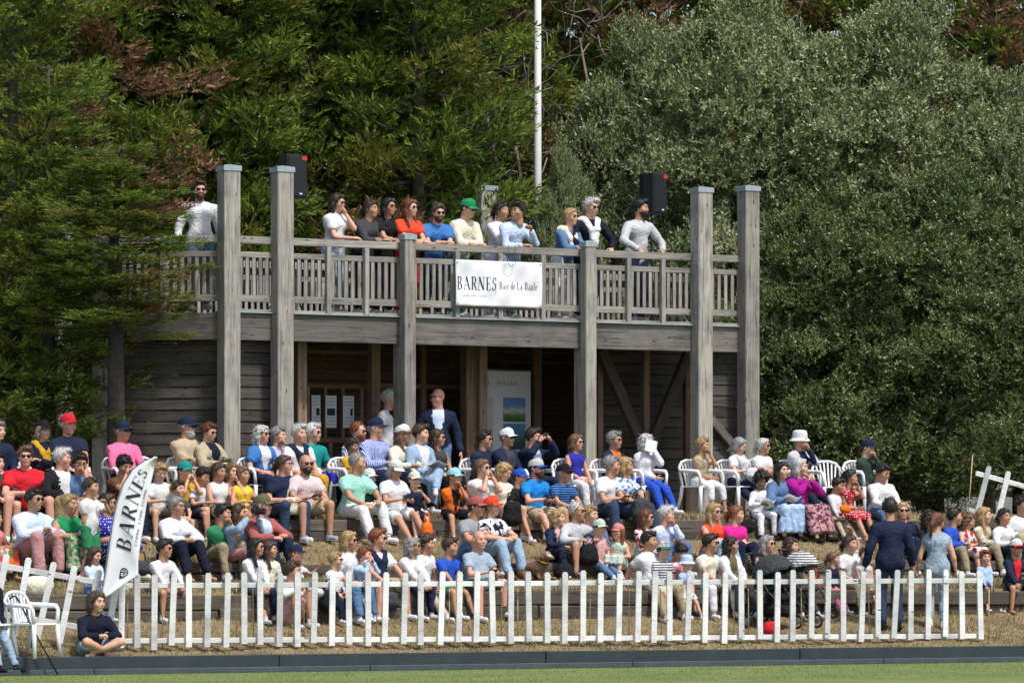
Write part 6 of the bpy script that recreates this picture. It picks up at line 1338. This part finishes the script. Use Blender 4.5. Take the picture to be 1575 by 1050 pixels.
def sheet(w, h, bend=.03):
    b = MB()
    for j in range(2):
        for i in range(7): t = i / 6; b.v.append(((t - .5) * w, bend * math.sin(t * 6.28), (j - .5) * h))
    for i in range(6): b.f.append((i, i + 1, i + 8, i + 7)); b.m.append(0)
    return b.mesh('sheet', True)
def paper(key, name, w, h, m, label, rz, rx, off=(0, 0, 0)):
    o = add(name, sheet(w, h), m, None, Matrix.Translation(between(key) + Vector(off)) @ Matrix.Rotation(rz, 4, 'Z') @ Matrix.Rotation(rx, 4, 'X')); md = o.modifiers.new('t', 'SOLIDIFY'); md.thickness = .004; tag(o, label, 'paper')
held('d20', 1, 'leaflet', sheet(.26, .18), M_PAPER, 'white leaflet held before the mouth by the person in white jacket', 'paper', (0, -.06, -.01), Matrix.Rotation(R(45), 4, 'Z') @ Matrix.Rotation(R(12), 4, 'Y'))
paper('d5', 'booklet', .24, .17, cloth('khaki', 'print', 'darkgreen'), 'open glossy booklet read by the person in beige jacket', R(45), R(35))
paper('c26', 'programme', .28, .16, M_PAPER, 'printed programme on the knees of the person in denim jacket', R(25), R(60)); paper('c25', 'programme', .22, .17, cloth('white', 'print', 'palegreen'), 'green and white programme held by the person with black curls', R(25), R(50))
paper('d12', 'newspaper', .36, .2, cloth('white', 'hstripe', 'charcoal'), 'black and white folded newspaper held beside the cream jumper', R(50), R(65), (.3, 0, -.02))
def sdf_thing(name, prims, h, m, root=None, M=None, seed=1, wr=.004):
    a = np.array([p[0] for p in prims] + [p[1] for p in prims]); mr = max(max(p[2], p[3]) for p in prims) + .06; f = Field(a.min(0) - mr, a.max(0) + mr, h)
    for p in prims: f.cone(*p)
    if wr: f.wrinkle(wr, seed, .1)
    V, Q = f.net(); return add(name, mesh_np(name, V, Q), m, root, M)
def bag(name, px, py, row, v, size, col, label, cat='bag', handle=True, M0=None):
    X, Y = rowpt(px, ROWS[row][0] + v) if isinstance(row, str) else row; z = zat(py, Y); w, d, h = size
    r = empty(name, (X, Y, z), R(30), label, cat); q = min(w, d) / 2
    sdf_thing('bag_body', [((-w / 2 + q, 0, q), (w / 2 - q, 0, q), q, q, .03), ((-w / 2 + q, 0, h - q), (w / 2 - q, 0, h - q), q * .8, q * .8, .03), ((0, 0, q), (0, 0, h - q), q * 1.05, q * .9, .04), ((-w / 2 + q, 0, q), (-w / 2 + q, 0, h - q), q, q * .8, .03), ((w / 2 - q, 0, q), (w / 2 - q, 0, h - q), q, q * .8, .03)], .018, cloth(col), r, None, 3)
    if handle: b = MB(); b.tube([(-w * .3, 0, h - .03), (-w * .22, 0, h + .1), (0, 0, h + .14), (w * .22, 0, h + .1), (w * .3, 0, h - .03)], .011, 6); add('handle', b.mesh('handle', True), cloth(col), r)
    return r
bag('handbag', 449, 790, 'C', -.33, (.26, .12, .24), 'cream', 'cream leather handbag against the person in navy tee')
bag('bag', 657, 824, 'C', -.5, (.16, .12, .2), 'orange', 'small orange drawstring bag on the grass by white-shod feet')
bag('bag', 1300, 787, 'C', -.3, (.18, .08, .1), 'orange', 'orange bag on the lap of the small person in white shirt', handle=False)
bag('backpack', 788, 808, 'C', -.5, (.3, .2, .36), 'black', 'black backpack between bare knees on the upper step')
bag('backpack', 507, 940, 'A', -.4, (.3, .2, .3), 'black', 'black and white backpack on the ground behind the fence')
bag('backpack', 868, 893, 'B', -.45, (.3, .22, .26), 'black', 'black backpack on the grass beside the dog')
bag('backpack', 600, 936, 'A', -.32, (.25, .18, .24), 'charcoal', 'dark bag on the ground left of the white jacket')
bag('bag', 505, 745, 'D', -.1, (.3, .16, .2), 'cobalt', 'folded navy jacket heaped on the arm of a white chair', 'jacket', False)
bag('bag', 1157, 735, 'D', -.32, (.2, .1, .16), 'white', 'white and black spotted bag on the lap beside the plain white tee')
bag('sack', 58, 915, 'A', -.15, (.42, .24, .2), 'cream', 'cream cloth heap on the lowest step behind the leaning fence', 'cloth', False)
bag('bag', 215, 884, 'B', -.7, (.3, .18, .2), 'charcoal', 'dark cloth bag on the bank right of the flag')
bag('backpack', 640, 905, 'A', .1, (.28, .2, .3), 'black', 'black rucksack on the lowest step behind the white jacket')
bag('backpack', 905, 868, 'B', -.35, (.3, .2, .3), 'black', 'black rucksack between the beige shorts and the pale green cap')
bag('bag', 1250, 915, 'A', -.1, (.24, .14, .26), 'redorange', 'orange-red bag on the lowest step beside the pushchairs')
bag('jacket', 1135, 905, 'A', -.05, (.36, .2, .16), 'olive', 'olive jacket folded on the lowest step', 'jacket', False)
bag('jacket', 572, 878, 'A', .9, (.4, .2, .14), 'navy', 'navy jacket lying on the bank behind the lowest row', 'jacket', False)
bag('bag', 1150, 818, 'C', -.5, (.24, .16, .2), 'black', 'black bag on the ground at the foot of the white striped trousers')
bag('backpack', 985, 800, 'C', -.4, (.28, .2, .34), 'charcoal', 'charcoal rucksack by dark jeans on the upper step')
# dog
x, y = rowpt(826, 3.5); dr = empty('dog', (x, y, ground(x, y)), R(50), 'brown and white dog lying beside the person in navy jacket', 'dog')
DP = [((0, .2, .12), (0, -.02, .15), .11, .12, .04), ((0, -.02, .15), (0, -.1, .24), .10, .075, .04), ((0, -.1, .24), (0, -.15, .34), .07, .06, .03), ((0, -.15, .35), (0, -.19, .355), .065, .055, .02), ((0, -.2, .335), (0, -.285, .315), .04, .026, .02),
      ((-.05, -.13, .38), (-.075, -.14, .31), .022, .018, .01), ((.05, -.13, .38), (.075, -.14, .31), .022, .018, .01), ((-.07, -.06, .14), (-.08, -.1, .03), .035, .026, .02), ((-.08, -.1, .03), (-.08, -.26, .025), .026, .024, .01), ((.07, -.06, .14), (.08, -.1, .03), .035, .026, .02), ((.08, -.1, .03), (.08, -.26, .025), .026, .024, .01),
      ((-.1, .2, .1), (-.13, .08, .05), .06, .04, .03), ((-.13, .08, .05), (-.14, -.04, .025), .03, .022, .02), ((.1, .2, .1), (.13, .08, .05), .06, .04, .03), ((.13, .08, .05), (.14, -.04, .025), .03, .022, .02), ((0, .28, .08), (.12, .4, .03), .03, .018, .02)]
m, nt, bs = newmat('dog_fur'); tc = N(nt, 'TexCoord'); n1 = N(nt, 'TexNoise', Scale=5.0, Detail=4.0); nt.links.new(tc.outputs['Object'], n1.inputs['Vector']); rr = ramp(nt, [(.4, (.06, .03, .018)), (.5, (.2, .1, .045)), (.58, (.3, .19, .1)), (.64, (.62, .56, .48))]); nt.links.new(n1.outputs[0], rr.inputs[0]); nt.links.new(rr.outputs[0], bs.inputs['Base Color']); bs.inputs['Roughness'].default_value = .8
sdf_thing('body', DP, .014, m, dr, None, 5, .004)
b = MB(); b.ell((0, -.31, .325), (.013, .011, .011)); b.ell((-.03, -.235, .375), (.009, .008, .009)); b.ell((.03, -.235, .375), (.009, .008, .009)); add('nose_and_eyes', b.mesh('nose_and_eyes', True), M_BLACK, dr)
b = MB(); b.tube([(.075 * math.cos(a), -.115 + .07 * math.sin(a), .27 + .03 * math.sin(a)) for a in [i * .5236 for i in range(13)]], .009, 5); add('collar', b.mesh('collar', True), cloth('mustard'), dr)
# pushchair
x, y = rowpt(1200, 1.35); pr = empty('pushchair', (x, y, ground(x, y)), R(55), 'black folding pushchair with a black hood parked behind the fence', 'pushchair')
b = MB()
for s in (-1, 1): b.tube([(s * .24, -.42, .1), (s * .24, .05, .5), (s * .24, .42, 1.0)], .014, 7); b.tube([(s * .24, .38, .1), (s * .24, .0, .55), (s * .24, -.12, .62)], .014, 7)
b.tube([(-.24, .42, 1.0), (0, .46, 1.03), (.24, .42, 1.0)], .018, 7); b.tube([(-.24, -.42, .1), (.24, -.42, .1)], .012, 6); b.tube([(-.24, .38, .1), (.24, .38, .1)], .012, 6); add('frame', b.mesh('frame', True), M_BLACK, pr)
for s in (-1, 1):
    for yy in (-.42, .38):
        b = MB(); n = 16; b.tube([(s * .27, yy + .085 * math.cos(i * 6.2832 / n), .1 + .085 * math.sin(i * 6.2832 / n)) for i in range(n + 1)], .017, 6); wl = add('wheel', b.mesh('wheel', True), M_BLACK, pr); b = MB(); b.tube([(s * .25, yy, .1), (s * .29, yy, .1)], .045, 10); add('hub', b.mesh('hub'), M_METAL, wl)
sdf_thing('seat', [((-.16, -.12, .42), (.16, -.12, .42), .05, .05, .03), ((-.16, .05, .42), (.16, .05, .42), .06, .06, .03), ((-.16, .14, .55), (.16, .14, .55), .05, .05, .04), ((-.16, .22, .78), (.16, .22, .78), .05, .05, .06), ((0, .05, .42), (0, .22, .78), .06, .05, .05)], .025, cloth('black'), pr)
f = Field((-.36, -.4, .5), (.36, .45, 1.15), .024); f.ell((0, .1, .72), (.25, .32, .3), .01); Pp = f.all(); f.d = np.maximum(np.maximum(f.d, -(np.linalg.norm((Pp - np.array([0, .1, .72])) / np.array([.22, .29, .27]), axis=-1) - 1) * .25), np.maximum(.72 - Pp[..., 2] - .35 * (Pp[..., 1] - .1), -.18 - Pp[..., 1])).astype(np.float32); V, Q = f.net(); add('hood', mesh_np('hood', V, Q), cloth('charcoal'), pr)
b = MB(); b.box((0, .02, .24), (.4, .42, .16), .05); add('basket', b.mesh('basket'), cloth('black'), pr)
bag('bag', 1187, 975, 'G', -.25, (.26, .14, .18), 'red', 'bright red bag hanging low at the front of the pushchair', handle=False)
x, y = rowpt(1236, 1.9); pr2 = empty('pushchair', (x, y, ground(x, y)), R(40), 'pushchair with a black and white hood behind the black one', 'pushchair')
b = MB()
for s in (-1, 1): b.tube([(s * .2, -.35, .1), (s * .2, .3, .95)], .014, 7); b.tube([(s * .2, .3, .1), (s * .2, -.1, .6)], .014, 7)
b.tube([(-.2, .3, .95), (.2, .3, .95)], .016, 7); add('frame', b.mesh('frame', True), M_BLACK, pr2)
f = Field((-.36, -.4, .4), (.36, .45, 1.1), .024); f.ell((0, .05, .68), (.22, .3, .26), .01); Pp = f.all(); f.d = np.maximum(f.d, np.maximum(.68 - Pp[..., 2] - .3 * Pp[..., 1], -(np.linalg.norm((Pp - np.array([0, .05, .68])) / np.array([.19, .27, .23]), axis=-1) - 1) * .25)).astype(np.float32); V, Q = f.net(); add('hood', mesh_np('hood', V, Q), cloth('white', 'hstripe', 'charcoal'), pr2)
for s in (-1, 1):
    for yy in (-.35, .3): b = MB(); n = 16; b.tube([(s * .23, yy + .085 * math.cos(i * 6.2832 / n), .1 + .085 * math.sin(i * 6.2832 / n)) for i in range(n + 1)], .017, 6); add('wheel', b.mesh('wheel', True), M_BLACK, pr2)
sdf_thing('seat', [((-.14, -.1, .42), (.14, -.1, .42), .05, .05, .03), ((-.14, .12, .46), (.14, .12, .46), .06, .06, .04), ((-.14, .18, .7), (.14, .18, .7), .05, .05, .06)], .025, cloth('charcoal'), pr2)
# front left: chair by the fence, its sitter cut off by the edge, and a walking stick
x, y = rowpt(50, .1); chair(x, y, .215, R(60), 'white plastic chair with open arms at the lower left before the leaning fence')
x, y = rowpt(-8, .12); CH2 = person('S', -22, 885, 'person in blue jeans and dark top seated at the lower left edge', top=('darknavy', 'long'), bot=('lightdenim', 'long'), shoe='black', hair=('short', 'grey'), pose='lap', yaw=55, look=60, lean=5, v=.12, s=1.0) if False else None
ROWS['E'] = (.12, .66)
P('e1', 'E', -14, 885, 'person in blue jeans and dark top seated at the lower left edge', top=('darknavy', 'long'), bot=('lightdenim', 'long'), shoe='black', hair=('short', 'grey'), pose='lap', yaw=60, look=60, lean=5)
(x, y, b0), yw = HN['e1'][5], HN['e1'][6]; chair(x, y, .21, yw, 'white plastic chair under the person in blue jeans at the lower left edge')
x, y = rowpt(62, -.15); b = MB(); b.tube([(-.27, 0, .92), (.0, 0, .4), (.22, 0, .0)], .011, 7); b.tube([(-.27, 0, .92), (-.3, 0, .97), (-.35, 0, .98), (-.38, 0, .94)], .013, 7)
tag(add('walking_stick', b.mesh('walking_stick', True), M_BLACK, None, Matrix.Translation((x, y, .01))), 'black walking stick leaning against the white chair at the lower left', 'walking stick')
